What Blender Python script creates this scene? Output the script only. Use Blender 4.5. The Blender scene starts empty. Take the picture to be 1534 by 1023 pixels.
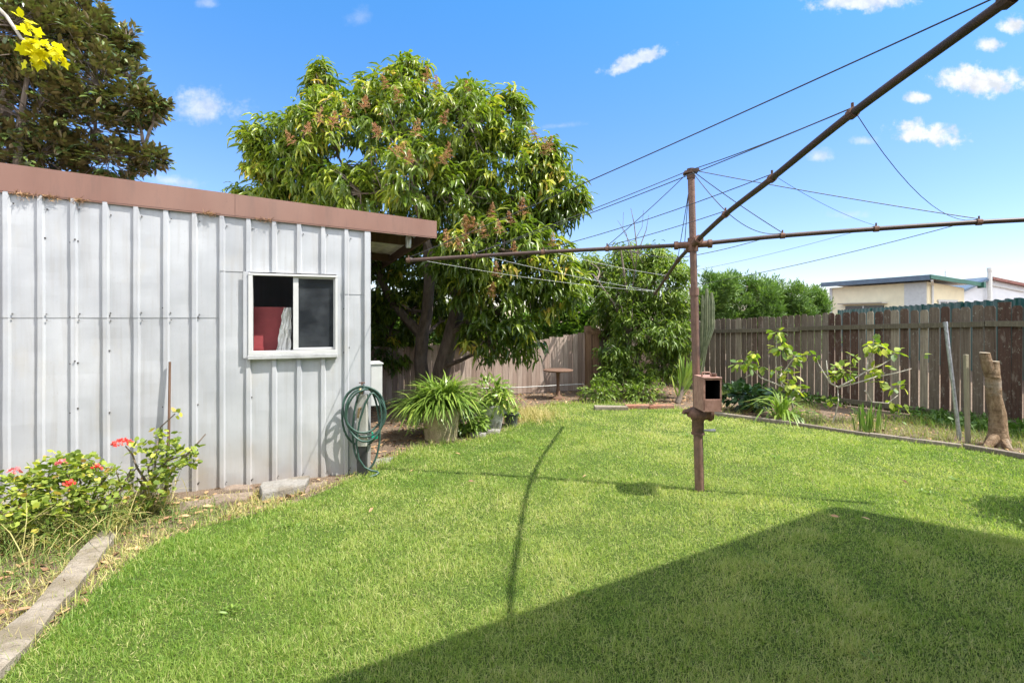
import bpy, math, random
import numpy as np
from mathutils import Vector, Matrix, noise as mnoise

random.seed(7)
rng = np.random.default_rng(11)
S = bpy.context.scene
COL = S.collection
PI = math.pi

# ------------------------------------------------------------------ survey
H, FPX, CX, CY = 1.4, 767.0, 767.0, 476.0
def G(px, py, z=0.0):
    Y = (H - z) * FPX / (py - CY)
    return Vector(((px - CX) / FPX * Y, Y, z))
def P(px, py, Y):
    return Vector(((px - CX) / FPX * Y, Y, H - (py - CY) * Y / FPX))
SUNV = Vector((0.65, -0.17, 1.0))            # towards the sun

# ------------------------------------------------------------------ objects
def chain_loc(o):
    l = Vector((0, 0, 0))
    while o is not None:
        l = l + o.location
        o = o.parent
    return l
def tag(o, label=None, cat=None, group=None, kind=None):
    if label: o['label'] = label
    if cat: o['category'] = cat
    if group: o['group'] = group
    if kind: o['kind'] = kind
    return o
def thing(name, label, cat, loc, group=None):
    o = bpy.data.objects.new(name, None)
    o.empty_display_size = 0.1
    COL.objects.link(o)
    o.location = loc
    return tag(o, label, cat, group)
def link_mesh(name, me, mats, parent, origin):
    if not isinstance(mats, (list, tuple)): mats = [mats]
    for m in mats: me.materials.append(m)
    o = bpy.data.objects.new(name, me)
    COL.objects.link(o)
    if parent is not None:
        o.parent = parent
        off = chain_loc(parent)
        me.transform(Matrix.Translation(-off))
    elif origin is not None:
        origin = Vector(origin)
        me.transform(Matrix.Translation(-origin))
        o.location = origin
    return o

class MB:
    """collects polygons of one part"""
    def __init__(s):
        s.v, s.f, s.m, s.t = [], [], [], []
        s.tint = 0.5
    def add(s, verts, faces, mi=0):
        b = len(s.v)
        s.v += [tuple(x) for x in verts]
        s.t += [s.tint] * len(verts)
        for f in faces:
            s.f.append(tuple(i + b for i in f)); s.m.append(mi)
    def obox(s, c, a, b, d, mi=0):
        c, a, b, d = Vector(c), Vector(a), Vector(b), Vector(d)
        vs = [c + a * i + b * j + d * k for k in (-1, 1) for j in (-1, 1) for i in (-1, 1)]
        fs = [(0, 2, 3, 1), (4, 5, 7, 6), (0, 1, 5, 4), (2, 6, 7, 3), (0, 4, 6, 2), (1, 3, 7, 5)]
        if a.cross(b).dot(d) < 0: fs = [tuple(reversed(f)) for f in fs]
        s.add(vs, fs, mi)
    def box(s, x0, x1, y0, y1, z0, z1, mi=0):
        s.obox(((x0 + x1) / 2, (y0 + y1) / 2, (z0 + z1) / 2), ((x1 - x0) / 2, 0, 0), (0, (y1 - y0) / 2, 0), (0, 0, (z1 - z0) / 2), mi)
    def tube(s, pts, radii, n=8, caps=True, mi=0, wob=0.0):
        pts = [Vector(p) for p in pts]
        if not isinstance(radii, (list, tuple)): radii = [radii] * len(pts)
        vs, fs = [], []
        prev = None
        for i, p in enumerate(pts):
            d = (pts[min(i + 1, len(pts) - 1)] - pts[max(i - 1, 0)])
            if d.length < 1e-9: d = Vector((0, 0, 1))
            d.normalize()
            if prev is None:
                a = d.orthogonal().normalized()
            else:
                a = prev - d * prev.dot(d)
                a = a.normalized() if a.length > 1e-6 else d.orthogonal().normalized()
            prev = a
            b = d.cross(a)
            for k in range(n):
                t = 2 * PI * k / n
                r = radii[i] * (1 + (random.uniform(-wob, wob) if wob else 0))
                vs.append(p + (a * math.cos(t) + b * math.sin(t)) * r)
        for i in range(len(pts) - 1):
            for k in range(n):
                k2 = (k + 1) % n
                fs.append((i * n + k, i * n + k2, (i + 1) * n + k2, (i + 1) * n + k))
        if caps:
            fs.append(tuple(reversed(range(n))))
            fs.append(tuple(range((len(pts) - 1) * n, len(pts) * n)))
        s.add(vs, fs, mi)
    def lathe(s, c, prof, n=24, mi=0):
        """prof: (r, z) from below; open ends"""
        c = Vector(c)
        vs, fs = [], []
        for r, z in prof:
            for k in range(n):
                t = 2 * PI * k / n
                vs.append(c + Vector((r * math.cos(t), r * math.sin(t), z)))
        for i in range(len(prof) - 1):
            for k in range(n):
                k2 = (k + 1) % n
                fs.append((i * n + k, i * n + k2, (i + 1) * n + k2, (i + 1) * n + k))
        s.add(vs, fs, mi)
    def prism(s, ring, d, mi=0):
        ring = [Vector(p) for p in ring]; d = Vector(d); n = len(ring)
        vs = ring + [p + d for p in ring]
        fs = [tuple(range(n)), tuple(reversed(range(n, 2 * n)))]
        for i in range(n):
            j = (i + 1) % n
            fs.append((i, i + n, j + n, j))
        nrm = Vector((0, 0, 0))
        for i in range(n): nrm += ring[i].cross(ring[(i + 1) % n])
        if nrm.dot(d) > 0: fs = [tuple(reversed(f)) for f in fs]
        s.add(vs, fs, mi)
    def build(s, name, mats, parent=None, smooth=False, origin=None, bevel=0.0):
        me = bpy.data.meshes.new(name)
        me.from_pydata(s.v, [], s.f)
        me.polygons.foreach_set('material_index', s.m)
        if smooth: me.polygons.foreach_set('use_smooth', [True] * len(s.f))
        at = me.attributes.new('tint', 'FLOAT', 'POINT')
        at.data.foreach_set('value', s.t)
        me.update()
        o = link_mesh(name, me, mats, parent, origin)
        if smooth:
            try: me.set_sharp_from_angle(angle=math.radians(42))
            except Exception: pass
        if bevel:
            md = o.modifiers.new('bevel', 'BEVEL'); md.width = bevel; md.segments = 2; md.limit_method = 'ANGLE'
        return o

class NP:
    """collects many leaf-like copies of one template as triangles"""
    def __init__(s): s.V, s.F, s.T, s.n = [], [], [], 0
    def raw(s, V, F, T):
        s.V.append(V); s.F.append(F + s.n); s.T.append(T); s.n += len(V)
    def inst(s, tmpl, pos, y, z, sx, sy, sz, tint):
        tv, tf = tmpl
        y = y / np.maximum(np.linalg.norm(y, axis=1, keepdims=True), 1e-9)
        x = np.cross(y, z); x /= np.maximum(np.linalg.norm(x, axis=1, keepdims=True), 1e-9)
        z = np.cross(x, y)
        N, k = len(pos), len(tv)
        V = (pos[:, None, :] + tv[None, :, 0, None] * (x * sx[:, None])[:, None, :]
             + tv[None, :, 1, None] * (y * sy[:, None])[:, None, :]
             + tv[None, :, 2, None] * (z * sz[:, None])[:, None, :])
        F = tf[None] + (np.arange(N) * k)[:, None, None]
        s.raw(V.reshape(-1, 3), F.reshape(-1, 3), np.repeat(tint, k))
    def build(s, name, mats, parent=None, origin=None, smooth=False):
        V = np.concatenate(s.V).astype(np.float32); F = np.concatenate(s.F).astype(np.int32); T = np.concatenate(s.T).astype(np.float32)
        me = bpy.data.meshes.new(name)
        me.vertices.add(len(V)); me.vertices.foreach_set('co', V.ravel())
        me.loops.add(F.size); me.loops.foreach_set('vertex_index', F.ravel())
        me.polygons.add(len(F))
        me.polygons.foreach_set('loop_start', np.arange(0, F.size, 3, dtype=np.int32))
        if smooth: me.polygons.foreach_set('use_smooth', np.ones(len(F), dtype=bool))
        at = me.attributes.new('tint', 'FLOAT', 'POINT'); at.data.foreach_set('value', T)
        me.update(calc_edges=True); me.validate()
        return link_mesh(name, me, mats, parent, origin)

def A(x): return np.array(x, dtype=float)
# leaf templates: x across (full width 1), y along (length 1), z up
LANCE = (A([(0, 0, 0), (-.5, .4, .12), (.5, .4, .12), (0, .5, 0), (-.3, .75, -.1), (.3, .75, -.1), (0, 1, -.45)]),
         np.array([(0, 3, 1), (0, 2, 3), (1, 3, 4), (3, 2, 5), (4, 3, 6), (3, 5, 6)]))
OVAL = (A([(0, 0, 0), (-.42, .3, .1), (.42, .3, .1), (-.45, .65, .08), (.45, .65, .08), (0, .5, 0), (0, 1, -.15)]),
        np.array([(0, 5, 1), (0, 2, 5), (1, 5, 3), (5, 2, 4), (3, 5, 6), (5, 4, 6)]))
ROUND = (A([(0, .12, 0), (-.36, .02, .1), (-.52, .35, .16), (-.42, .75, .08), (0, .95, .02), (.42, .75, .08), (.52, .35, .16), (.36, .02, .1), (0, .45, -.06)]),
         np.array([(8, i, i % 8 + 1 - (1 if i % 8 + 1 > 8 else 0)) for i in range(0)] + [(8, 0, 7), (8, 7, 6), (8, 6, 5), (8, 5, 4), (8, 4, 3), (8, 3, 2), (8, 2, 1), (8, 1, 0)]))
LOBED = (A([(0, 0, 0), (-.35, .12, .05), (-.22, .36, .02), (-.55, .55, .0), (-.2, .68, .0), (0, 1, -.12), (.2, .68, .0), (.55, .55, .0), (.22, .36, .02), (.35, .12, .05), (0, .42, -.05)]),
         np.array([(10, i + 1, i) for i in range(9)] + [(10, 0, 9)]))
BLADE = (A([(-.5, 0, 0), (.5, 0, 0), (-.38, .5, .0), (.38, .5, .0), (0, 1, -.35)]),
         np.array([(0, 1, 3), (0, 3, 2), (2, 3, 4)]))
STRAP = (A([(-.35, 0, 0), (.35, 0, 0), (-.5, .3, .12), (.5, .3, .12), (-.48, .6, .1), (.48, .6, .1), (-.3, .85, -.08), (.3, .85, -.08), (0, 1, -.26)]),
         np.array([(0, 1, 3), (0, 3, 2), (2, 3, 5), (2, 5, 4), (4, 5, 7), (4, 7, 6), (6, 7, 8)]))
NEEDLE = (A([(-.5, 0, 0), (.5, 0, 0), (0, 1, 0)]), np.array([(0, 1, 2)]))

def unit_random(n):
    v = rng.normal(size=(n, 3))
    return v / np.linalg.norm(v, axis=1, keepdims=True)

# ------------------------------------------------------------------ materials
class Mat:
    def __init__(s, name):
        s.m = bpy.data.materials.new(name); s.m.use_nodes = True
        s.nt = s.m.node_tree; s.b = s.nt.nodes['Principled BSDF']; s.out = s.nt.nodes['Material Output']
        s._c = {}
    def n(s, t, **kw):
        nd = s.nt.nodes.new(t)
        for k, v in kw.items(): setattr(nd, k, v)
        return nd
    def l(s, a, b): s.nt.links.new(a, b)
    def coord(s, scale=(1, 1, 1), kind='Object'):
        key = (tuple(scale), kind)
        if key not in s._c:
            tc = s.n('ShaderNodeTexCoord'); mp = s.n('ShaderNodeMapping')
            mp.inputs['Scale'].default_value = scale
            s.l(tc.outputs[kind], mp.inputs['Vector']); s._c[key] = mp.outputs['Vector']
        return s._c[key]
    def noise(s, scale, detail=4, stretch=(1, 1, 1), rough=.55, dist=0):
        nd = s.n('ShaderNodeTexNoise'); nd.inputs['Scale'].default_value = scale
        nd.inputs['Detail'].default_value = detail; nd.inputs['Roughness'].default_value = rough
        nd.inputs['Distortion'].default_value = dist
        s.l(s.coord(stretch), nd.inputs['Vector'])
        return nd.outputs['Fac']
    def ramp(s, fac, stops):
        r = s.n('ShaderNodeValToRGB'); e = r.color_ramp.elements
        while len(e) < len(stops): e.new(.5)
        for el, (p, c) in zip(e, stops):
            el.position = p
            el.color = (c, c, c, 1) if isinstance(c, (int, float)) else (*c, 1)
        s.l(fac, r.inputs['Fac'])
        return r.outputs['Color']
    def mix(s, fac, a, b, mode='MIX'):
        m = s.n('ShaderNodeMix', data_type='RGBA', blend_type=mode)
        for sock, v in ((m.inputs[0], fac), (m.inputs[6], a), (m.inputs[7], b)):
            if isinstance(v, (int, float)): sock.default_value = v
            elif isinstance(v, tuple): sock.default_value = (*v, 1)
            else: s.l(v, sock)
        return m.outputs[2]
    def math(s, op, a, b=0.0, c=None):
        m = s.n('ShaderNodeMath', operation=op)
        for i, v in enumerate((a, b) if c is None else (a, b, c)):
            if isinstance(v, (int, float)): m.inputs[i].default_value = v
            else: s.l(v, m.inputs[i])
        return m.outputs[0]
    def attr(s, name='tint'):
        a = s.n('ShaderNodeAttribute', attribute_name=name); return a.outputs['Fac']
    def color(s, c):
        if isinstance(c, tuple): s.b.inputs['Base Color'].default_value = (*c, 1)
        else: s.l(c, s.b.inputs['Base Color'])
    def set(s, rough=None, metal=None, spec=None):
        if rough is not None:
            if isinstance(rough, (int, float)): s.b.inputs['Roughness'].default_value = rough
            else: s.l(rough, s.b.inputs['Roughness'])
        if metal is not None: s.b.inputs['Metallic'].default_value = metal
        if spec is not None: s.b.inputs['Specular IOR Level'].default_value = spec
    def bump(s, h, strength=.3, dist=.01):
        b = s.n('ShaderNodeBump'); b.inputs['Strength'].default_value = strength; b.inputs['Distance'].default_value = dist
        s.l(h, b.inputs['Height']); s.l(b.outputs['Normal'], s.b.inputs['Normal'])
    def sepz(s):
        x = s.n('ShaderNodeSeparateXYZ'); g = s.n('ShaderNodeNewGeometry')
        s.l(g.outputs['Position'], x.inputs[0]); return x.outputs

def foliage(name, stops, rough=.42, trans=.32, back=None, spec=.45, tmul=(1.15, 1.35, .55), gain=1.35):
    m = Mat(name)
    g_ = gain if len(stops) > 2 else 1
    c = m.ramp(m.attr(), [(p, tuple(min(.85, x * g_) for x in q)) for p, q in stops])
    n = m.noise(9, 2)
    c = m.mix(m.ramp(n, [(.35, 0), (.65, .35)]), c, (.9, .95, .6), 'MULTIPLY')
    front = c
    if back:
        g = m.n('ShaderNodeNewGeometry')
        c = m.mix(g.outputs['Backfacing'], c, back)
    m.color(c); m.set(rough, 0, spec)
    t = m.n('ShaderNodeBsdfTranslucent')
    m.l(m.mix(1.0, front, tmul, 'MULTIPLY'), t.inputs['Color'])
    mx = m.n('ShaderNodeMixShader'); mx.inputs[0].default_value = trans
    m.l(m.b.outputs[0], mx.inputs[1]); m.l(t.outputs[0], mx.inputs[2]); m.l(mx.outputs[0], m.out.inputs[0])
    return m.m

def simple(name, col, rough=.6, metal=0.0, var=.12, scale=20, bump=0.0, spec=.4):
    m = Mat(name)
    n = m.noise(scale, 5)
    d = tuple(x * (1 - 2 * var) for x in col); u = tuple(min(1, x * (1 + var)) for x in col)
    m.color(m.ramp(n, [(.3, d), (.7, u)])); m.set(rough, metal, spec)
    if bump: m.bump(n, bump)
    return m.m

def bark(name, a, b, scale=18):
    m = Mat(name)
    n = m.noise(scale, 6, (1, 1, .35), .65); n2 = m.noise(3, 3)
    c = m.ramp(n, [(.3, a), (.7, b)])
    c = m.mix(m.ramp(n2, [(.45, 0), (.7, .5)]), c, tuple(x * .55 + .05 for x in b))
    m.color(c); m.set(.9, 0, .2); m.bump(n, .8, .02)
    return m.m

def wood(name, stops, lichen=None, grain=60, rough=.85, peel=None):
    m = Mat(name)
    g = m.noise(grain, 4, (1, 1, .05), .6)
    c = m.ramp(m.attr(), stops)
    c = m.mix(m.ramp(g, [(.3, .55), (.62, 0)]), c, tuple(.42 * x for x in stops[0][1]))
    if peel:
        p = m.noise(14, 6, (1, 1, .3), .7)
        c = m.mix(m.ramp(p, [(.56, 0), (.66, .8)]), c, peel)
    if lichen:
        p = m.noise(30, 5, (1, 1, .7), .75); q = m.noise(4, 2)
        f = m.math('MULTIPLY', m.ramp(p, [(.58, 0), (.68, .9)]), m.ramp(q, [(.35, 0), (.6, 1)]))
        c = m.mix(f, c, lichen)
    m.color(c); m.set(rough, 0, .25); m.bump(g, .5, .006)
    return m.m

def rust(name, a, b, c3, rough=.75, scale=40, metal=.0, bmp=.25):
    m = Mat(name)
    n = m.noise(scale, 6, (1, 1, .6), .7); n2 = m.noise(7, 4)
    c = m.ramp(n, [(.3, a), (.6, b)])
    c = m.mix(m.ramp(n2, [(.45, 0), (.65, .8)]), c, c3)
    m.color(c); m.set(rough, metal, .35); m.bump(n, bmp, .004)
    return m.m

def mat_wall():
    m = Mat('weathered_zinc_sheet')
    z = m.sepz()
    n = m.noise(2.2, 5); dr = m.noise(26, 5, (1, 1, .05), .6); sp = m.noise(70, 4, (1, 1, 1), .7); big = m.noise(5, 4, (1, 1, .5))
    c = m.ramp(n, [(.28, (.355, .365, .385)), (.72, (.475, .485, .50))])
    c = m.mix(m.ramp(dr, [(.48, 0), (.70, .5)]), c, (.34, .33, .32))
    c = m.mix(m.ramp(sp, [(.62, 0), (.72, .6)]), c, (.33, .30, .27))
    c = m.mix(m.ramp(big, [(.58, 0), (.72, .3)]), c, (.42, .385, .32))
    low = m.math('SUBTRACT', .55, z[2])
    low = m.math('MULTIPLY', low, m.ramp(big, [(.25, .25), (.75, 1.6)]))
    c = m.mix(m.ramp(low, [(.08, 0), (.6, .6)]), c, (.36, .30, .235))
    m.color(c); m.set(m.ramp(n, [(.3, .42), (.7, .6)]), .12, .45)
    m.bump(m.noise(3.2, 2, (1, 1, .6)), .35, .02)
    return m.m

def mat_glass():
    m = Mat('dusty_screened_pane')
    t = m.n('ShaderNodeBsdfTransparent'); t.inputs['Color'].default_value = (.5, .52, .54, 1)
    mp = m.coord((1, 1, 1))
    d = m.noise(7, 5); m.color(m.ramp(d, [(.35, (.03, .034, .04)), (.75, (.10, .11, .12))])); m.set(.12, 0, .5)
    mx = m.n('ShaderNodeMixShader'); mx.inputs[0].default_value = .5
    m.l(t.outputs[0], mx.inputs[2]); m.l(m.b.outputs[0], mx.inputs[1]); m.l(mx.outputs[0], m.out.inputs[0])
    return m.m

def mat_ground():
    m = Mat('bare_soil_with_litter')
    n = m.noise(3, 6); f = m.noise(45, 6, (1, 1, 1), .7); l = m.noise(120, 3, (1, .5, 1), .6)
    c = m.ramp(n, [(.3, (.125, .085, .058)), (.7, (.20, .15, .105))])
    c = m.mix(m.ramp(f, [(.35, .6), (.6, 0)]), c, (.07, .05, .036))
    c = m.mix(m.ramp(l, [(.52, 0), (.62, .75)]), c, (.34, .25, .18))
    m.color(c); m.set(.95, 0, .15); m.bump(f, .8, .03)
    return m.m
def mat_lawn():
    m = Mat('lawn_thatch')
    n = m.noise(1.6, 5); f = m.noise(60, 5, (1, 1, 1), .7)
    c = m.ramp(n, [(.3, (.075, .135, .022)), (.7, (.14, .18, .045))])
    c = m.mix(m.ramp(f, [(.4, .7), (.62, 0)]), c, (.045, .065, .015))
    m.color(c); m.set(.95, 0, .1); m.bump(f, .9, .03)
    return m.m
def mat_concrete(name, a, b, moss=(.12, .12, .06)):
    m = Mat(name)
    n = m.noise(9, 6, (1, 1, 1), .65); f = m.noise(70, 5, (1, 1, 1), .7); k = m.noise(5, 4)
    c = m.ramp(n, [(.3, a), (.7, b)])
    c = m.mix(m.ramp(f, [(.58, 0), (.68, .5)]), c, tuple(.4 * x for x in a))
    c = m.mix(m.ramp(k, [(.48, 0), (.62, .7)]), c, moss)
    g = m.noise(26, 6, (1, 1, 1), .75)
    c = m.mix(m.ramp(g, [(.52, 0), (.66, .6)]), c, tuple(.5 * x for x in a))
    m.color(c); m.set(.92, 0, .2); m.bump(m.math('ADD', f, m.math('MULTIPLY', g, 1.6)), .8, .012)
    return m.m

M_wall = mat_wall()
M_screw = simple('dark_screw', (.06, .05, .045), .6)
M_fascia = Mat('brown_fascia_paint')
_n = M_fascia.noise(3, 5, (1, 1, .3)); _f = M_fascia.noise(50, 4, (1, 1, 1), .7)
_c = M_fascia.ramp(_n, [(.3, (.19, .098, .073)), (.7, (.235, .128, .097))])
_d = M_fascia.noise(16, 6, (1, 1, .12), .7); _g = M_fascia.noise(1.3, 3)
_c = M_fascia.mix(M_fascia.ramp(_d, [(.52, 0), (.70, .55)]), _c, (.145, .085, .068)); _c = M_fascia.mix(M_fascia.ramp(_g, [(.45, 0), (.7, .35)]), _c, (.26, .165, .13))
M_fascia.color(M_fascia.mix(M_fascia.ramp(_f, [(.62, 0), (.70, .6)]), _c, (.17, .10, .08))); M_fascia.set(.5, 0, .4)
M_fascia = M_fascia.m
M_rafter = wood('dark_rafter_timber', [(0, (.085, .045, .03)), (1, (.13, .07, .045))])
M_roof = simple('roof_sheet', (.72, .66, .56), .6, .1, .15, 6)
M_white = simple('white_paint', (.52, .52, .505), .5, 0, .05, 8)
M_alu = simple('mill_aluminium', (.60, .60, .60), .42, .5, .1, 12)
M_glass = mat_glass()
M_dark = simple('dark_interior', (.03, .03, .032), .9)
M_black = simple('tin_shade_black', (.006, .006, .006), .95, 0, .1, 20, 0, .05)  # near black that paints the shade inside the peg tin
M_red = simple('red_board', (.30, .055, .06), .5, 0, .1, 10)
M_cloth = simple('white_cloth', (.75, .74, .70), .9, 0, .06, 14)
M_pipe = rust('rusted_pipe', (.10, .055, .042), (.21, .12, .09), (.15, .095, .075), .6)
M_armpipe = rust('dark_rusted_arm', (.050, .032, .027), (.068, .043, .036), (.095, .055, .042), .5, 7, 0, .03)
M_tin = rust('rusted_tin', (.19, .10, .07), (.36, .21, .165), (.26, .14, .105), .7, 30)
M_cast = rust('rusted_cast_iron', (.09, .045, .03), (.20, .105, .07), (.055, .04, .033), .8, 50)
M_wire = simple('clothes_wire', (.07, .068, .07), .55, .3, .1, 30)
M_wirepale = simple('pale_clothes_wire', (.50, .50, .48), .5, .1, .1, 30)
M_hose = simple('green_hose_rubber', (.035, .075, .058), .42, 0, .15, 14)
M_nozzle = simple('bright_green_plastic', (.0, .26, .16), .35)
M_brass = simple('aged_brass', (.30, .22, .12), .5, .7, .2, 40)
M_post = simple('galvanised_post', (.50, .48, .44), .5, .25, .22, 9)
M_postlow = simple('black_base_sleeve', (.035, .035, .035), .6)
M_ground = mat_ground()
M_lawn = mat_lawn()
M_conc = mat_concrete('weathered_concrete', (.23, .195, .15), (.36, .31, .25), (.16, .13, .08))
M_stone = mat_concrete('grey_stone', (.22, .205, .18), (.34, .32, .29), (.16, .13, .09))
M_brownstone = mat_concrete('brown_stone', (.20, .15, .115), (.32, .25, .195), (.15, .11, .08))
M_brick = mat_concrete('old_brick', (.26, .11, .07), (.40, .22, .15), (.2, .16, .12))
M_potbeige = mat_concrete('beige_pot', (.42, .34, .22), (.56, .47, .32), (.2, .19, .08))
M_potgrey = mat_concrete('grey_pot', (.38, .37, .35), (.58, .57, .54))
M_potdark = simple('dark_pot', (.08, .085, .09), .6)
M_fenceback = wood('sunlit_palings', [(0, (.26, .19, .15)), (.5, (.38, .285, .235)), (1, (.47, .38, .32))])
M_fence = wood('peeling_brown_palings', [(0, (.065, .036, .026)), (.3, (.10, .064, .046)), (.6, (.133, .107, .08)), (.85, (.18, .153, .117)), (1, (.30, .26, .19))],
               (.30, .30, .25), 60, .85, (.16, .13, .105))
M_rail = wood('grey_green_rail', [(0, (.11, .095, .065)), (1, (.20, .175, .125))], (.30, .32, .22))
M_fpost = wood('fence_post', [(0, (.20, .12, .075)), (1, (.34, .21, .13))])
M_edging = wood('edging_timber', [(0, (.16, .13, .10)), (1, (.33, .28, .22))])
M_stake = wood('grey_stake', [(0, (.22, .19, .13)), (1, (.34, .30, .21))])
M_stakedark = wood('brown_stake', [(0, (.13, .075, .05)), (1, (.2, .12, .08))])
M_galv = simple('galvanised_pipe', (.42, .43, .45), .38, .7, .2, 30)
M_green = simple('green_sheet_fence', (.015, .075, .06), .45, 0, .15, 5)
M_cream = simple('cream_weatherboard', (.74, .66, .46), .7, 0, .04, 3)
M_whitewall = simple('white_render', (.66, .68, .72), .8, 0, .04, 3)
M_gutter = simple('blue_grey_gutter', (.10, .14, .19), .5, 0, .1, 5)
M_gutterg = simple('green_gutter', (.03, .10, .075), .5, 0, .1, 5)
M_tile = simple('red_roof_tile', (.24, .11, .095), .8, 0, .2, 12)
M_pane = simple('dark_window', (.04, .045, .055), .15, 0, .1, 3, 0, .6)
M_bark = bark('mango_bark', (.06, .045, .035), (.17, .13, .10))
M_barklight = bark('pale_bark', (.20, .15, .10), (.42, .34, .25))
M_barkstump = Mat('stump_bark')
_n = M_barkstump.noise(26, 7, (1, 1, .45), .72); _r = M_barkstump.noise(9, 5, (.5, .5, 2.2), .65); _k = M_barkstump.noise(3.4, 4)
_c = M_barkstump.ramp(_n, [(.3, (.11, .07, .04)), (.5, (.23, .155, .095)), (.72, (.36, .265, .175))])
_c = M_barkstump.mix(M_barkstump.ramp(_r, [(.56, 0), (.66, .65)]), _c, (.10, .065, .04))
_c = M_barkstump.mix(M_barkstump.ramp(_k, [(.52, 0), (.64, .6)]), _c, (.33, .31, .27))
M_barkstump.color(_c); M_barkstump.set(.92, 0, .15); M_barkstump.bump(M_barkstump.math('ADD', _n, _r), .9, .03); M_barkstump = M_barkstump.m
M_cut = simple('cut_wood', (.55, .45, .32), .8, 0, .15, 25)
M_twig = bark('twig_bark', (.12, .09, .07), (.26, .21, .17))
M_palestem = bark('pale_fig_stem', (.30, .27, .22), (.55, .50, .43), 30)

F_mango = foliage('mango_leaf', [(0, (.032, .058, .010)), (.35, (.078, .120, .015)), (.65, (.165, .205, .025)), (.9, (.31, .31, .042)), (1, (.38, .26, .06))], .34, .34, None, .5)
F_panicle = foliage('mango_panicle', [(0, (.22, .085, .06)), (.6, (.33, .16, .105)), (1, (.38, .25, .14))], .7, .2)
F_magn = foliage('magnolia_leaf', [(0, (.035, .06, .018)), (.5, (.075, .105, .03)), (.85, (.14, .155, .045)), (1, (.26, .19, .05))], .26, .12, (.16, .12, .045), .6)
F_peach = foliage('peach_leaf', [(0, (.04, .075, .012)), (.5, (.105, .16, .022)), (1, (.25, .29, .042))], .45, .38)
F_hedge = foliage('conifer_spray', [(0, (.03, .06, .016)), (.5, (.08, .14, .032)), (1, (.17, .24, .06))], .6, .25)
F_shrub = foliage('shrub_leaf', [(0, (.04, .09, .015)), (.5, (.09, .16, .025)), (1, (.18, .25, .04))], .45, .35)
F_ger = foliage('geranium_leaf', [(0, (.08, .12, .02)), (.5, (.19, .235, .035)), (.8, (.33, .34, .05)), (.93, (.46, .38, .07)), (1, (.40, .24, .08))], .55, .3)
F_red = foliage('geranium_petal', [(0, (.62, .035, .03)), (.6, (.78, .06, .05)), (1, (.80, .18, .14))], .6, .3, None, .3, (1, .8, .8))
F_pink = foliage('pink_petal', [(0, (.70, .16, .18)), (1, (.80, .36, .36))], .6, .3, None, .3, (1, .8, .8))
F_yellow = foliage('yellow_vine_leaf', [(0, (.45, .42, .01)), (.6, (.66, .56, .012)), (1, (.78, .58, .02))], .5, .45, None, .3, (1.1, 1.1, .6))
F_strap = foliage('agapanthus_leaf', [(0, (.06, .11, .02)), (.5, (.15, .22, .04)), (.9, (.32, .36, .08)), (1, (.46, .38, .12))], .35, .28)
F_fig = foliage('fig_leaf', [(0, (.06, .11, .018)), (.5, (.19, .24, .034)), (1, (.40, .40, .05))], .5, .35)
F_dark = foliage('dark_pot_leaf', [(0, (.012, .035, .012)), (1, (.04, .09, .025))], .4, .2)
F_iris = foliage('iris_blade', [(0, (.08, .17, .03)), (1, (.24, .33, .08))], .45, .35)
F_grass = foliage('lawn_blade', [(0, (.080, .165, .023)), (.35, (.172, .262, .046)), (.65, (.295, .345, .102)), (.88, (.41, .42, .17)), (1, (.50, .44, .25))], .5, .5, None, .3, (1.1, 1.15, .6))
F_weed = foliage('dry_weed', [(0, (.10, .16, .03)), (.5, (.30, .27, .10)), (1, (.46, .36, .18))], .6, .3)
F_litter = foliage('leaf_litter', [(0, (.10, .05, .03)), (.5, (.24, .13, .075)), (1, (.42, .27, .15))], .8, .1)
F_cactus = Mat('cactus_skin')
F_cactus.color(F_cactus.ramp(F_cactus.noise(12, 4), [(.3, (.075, .095, .045)), (.7, (.17, .18, .105))])); F_cactus.set(.6)
F_cactus = F_cactus.m

# ------------------------------------------------------------------ camera, light, sky
cam = bpy.data.cameras.new('camera'); co = bpy.data.objects.new('camera', cam); COL.objects.link(co)
co.location = (0, 0, H); co.rotation_euler = (PI / 2, 0, 0)
cam.sensor_width = 36; cam.lens = FPX / 1534 * 36; cam.shift_y = -(511.5 - CY) / 1534
cam.clip_start = .05; cam.clip_end = 2000
S.camera = co
sun = bpy.data.lights.new('sun', 'SUN'); so = bpy.data.objects.new('sun', sun); COL.objects.link(so)
so.rotation_euler = SUNV.to_track_quat('Z', 'Y').to_euler(); so.location = (5, -3, 12)
sun.energy = 3.7; sun.angle = math.radians(.5); sun.color = (1, .955, .88)
S.view_settings.view_transform = 'Standard'; S.view_settings.look = 'None'
S.view_settings.exposure = 1.35; S.view_settings.gamma = 1
S.cycles.use_denoising = True
S.cycles.max_bounces = 8; S.cycles.transparent_max_bounces = 12
S.cycles.sample_clamp_indirect = 6

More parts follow.
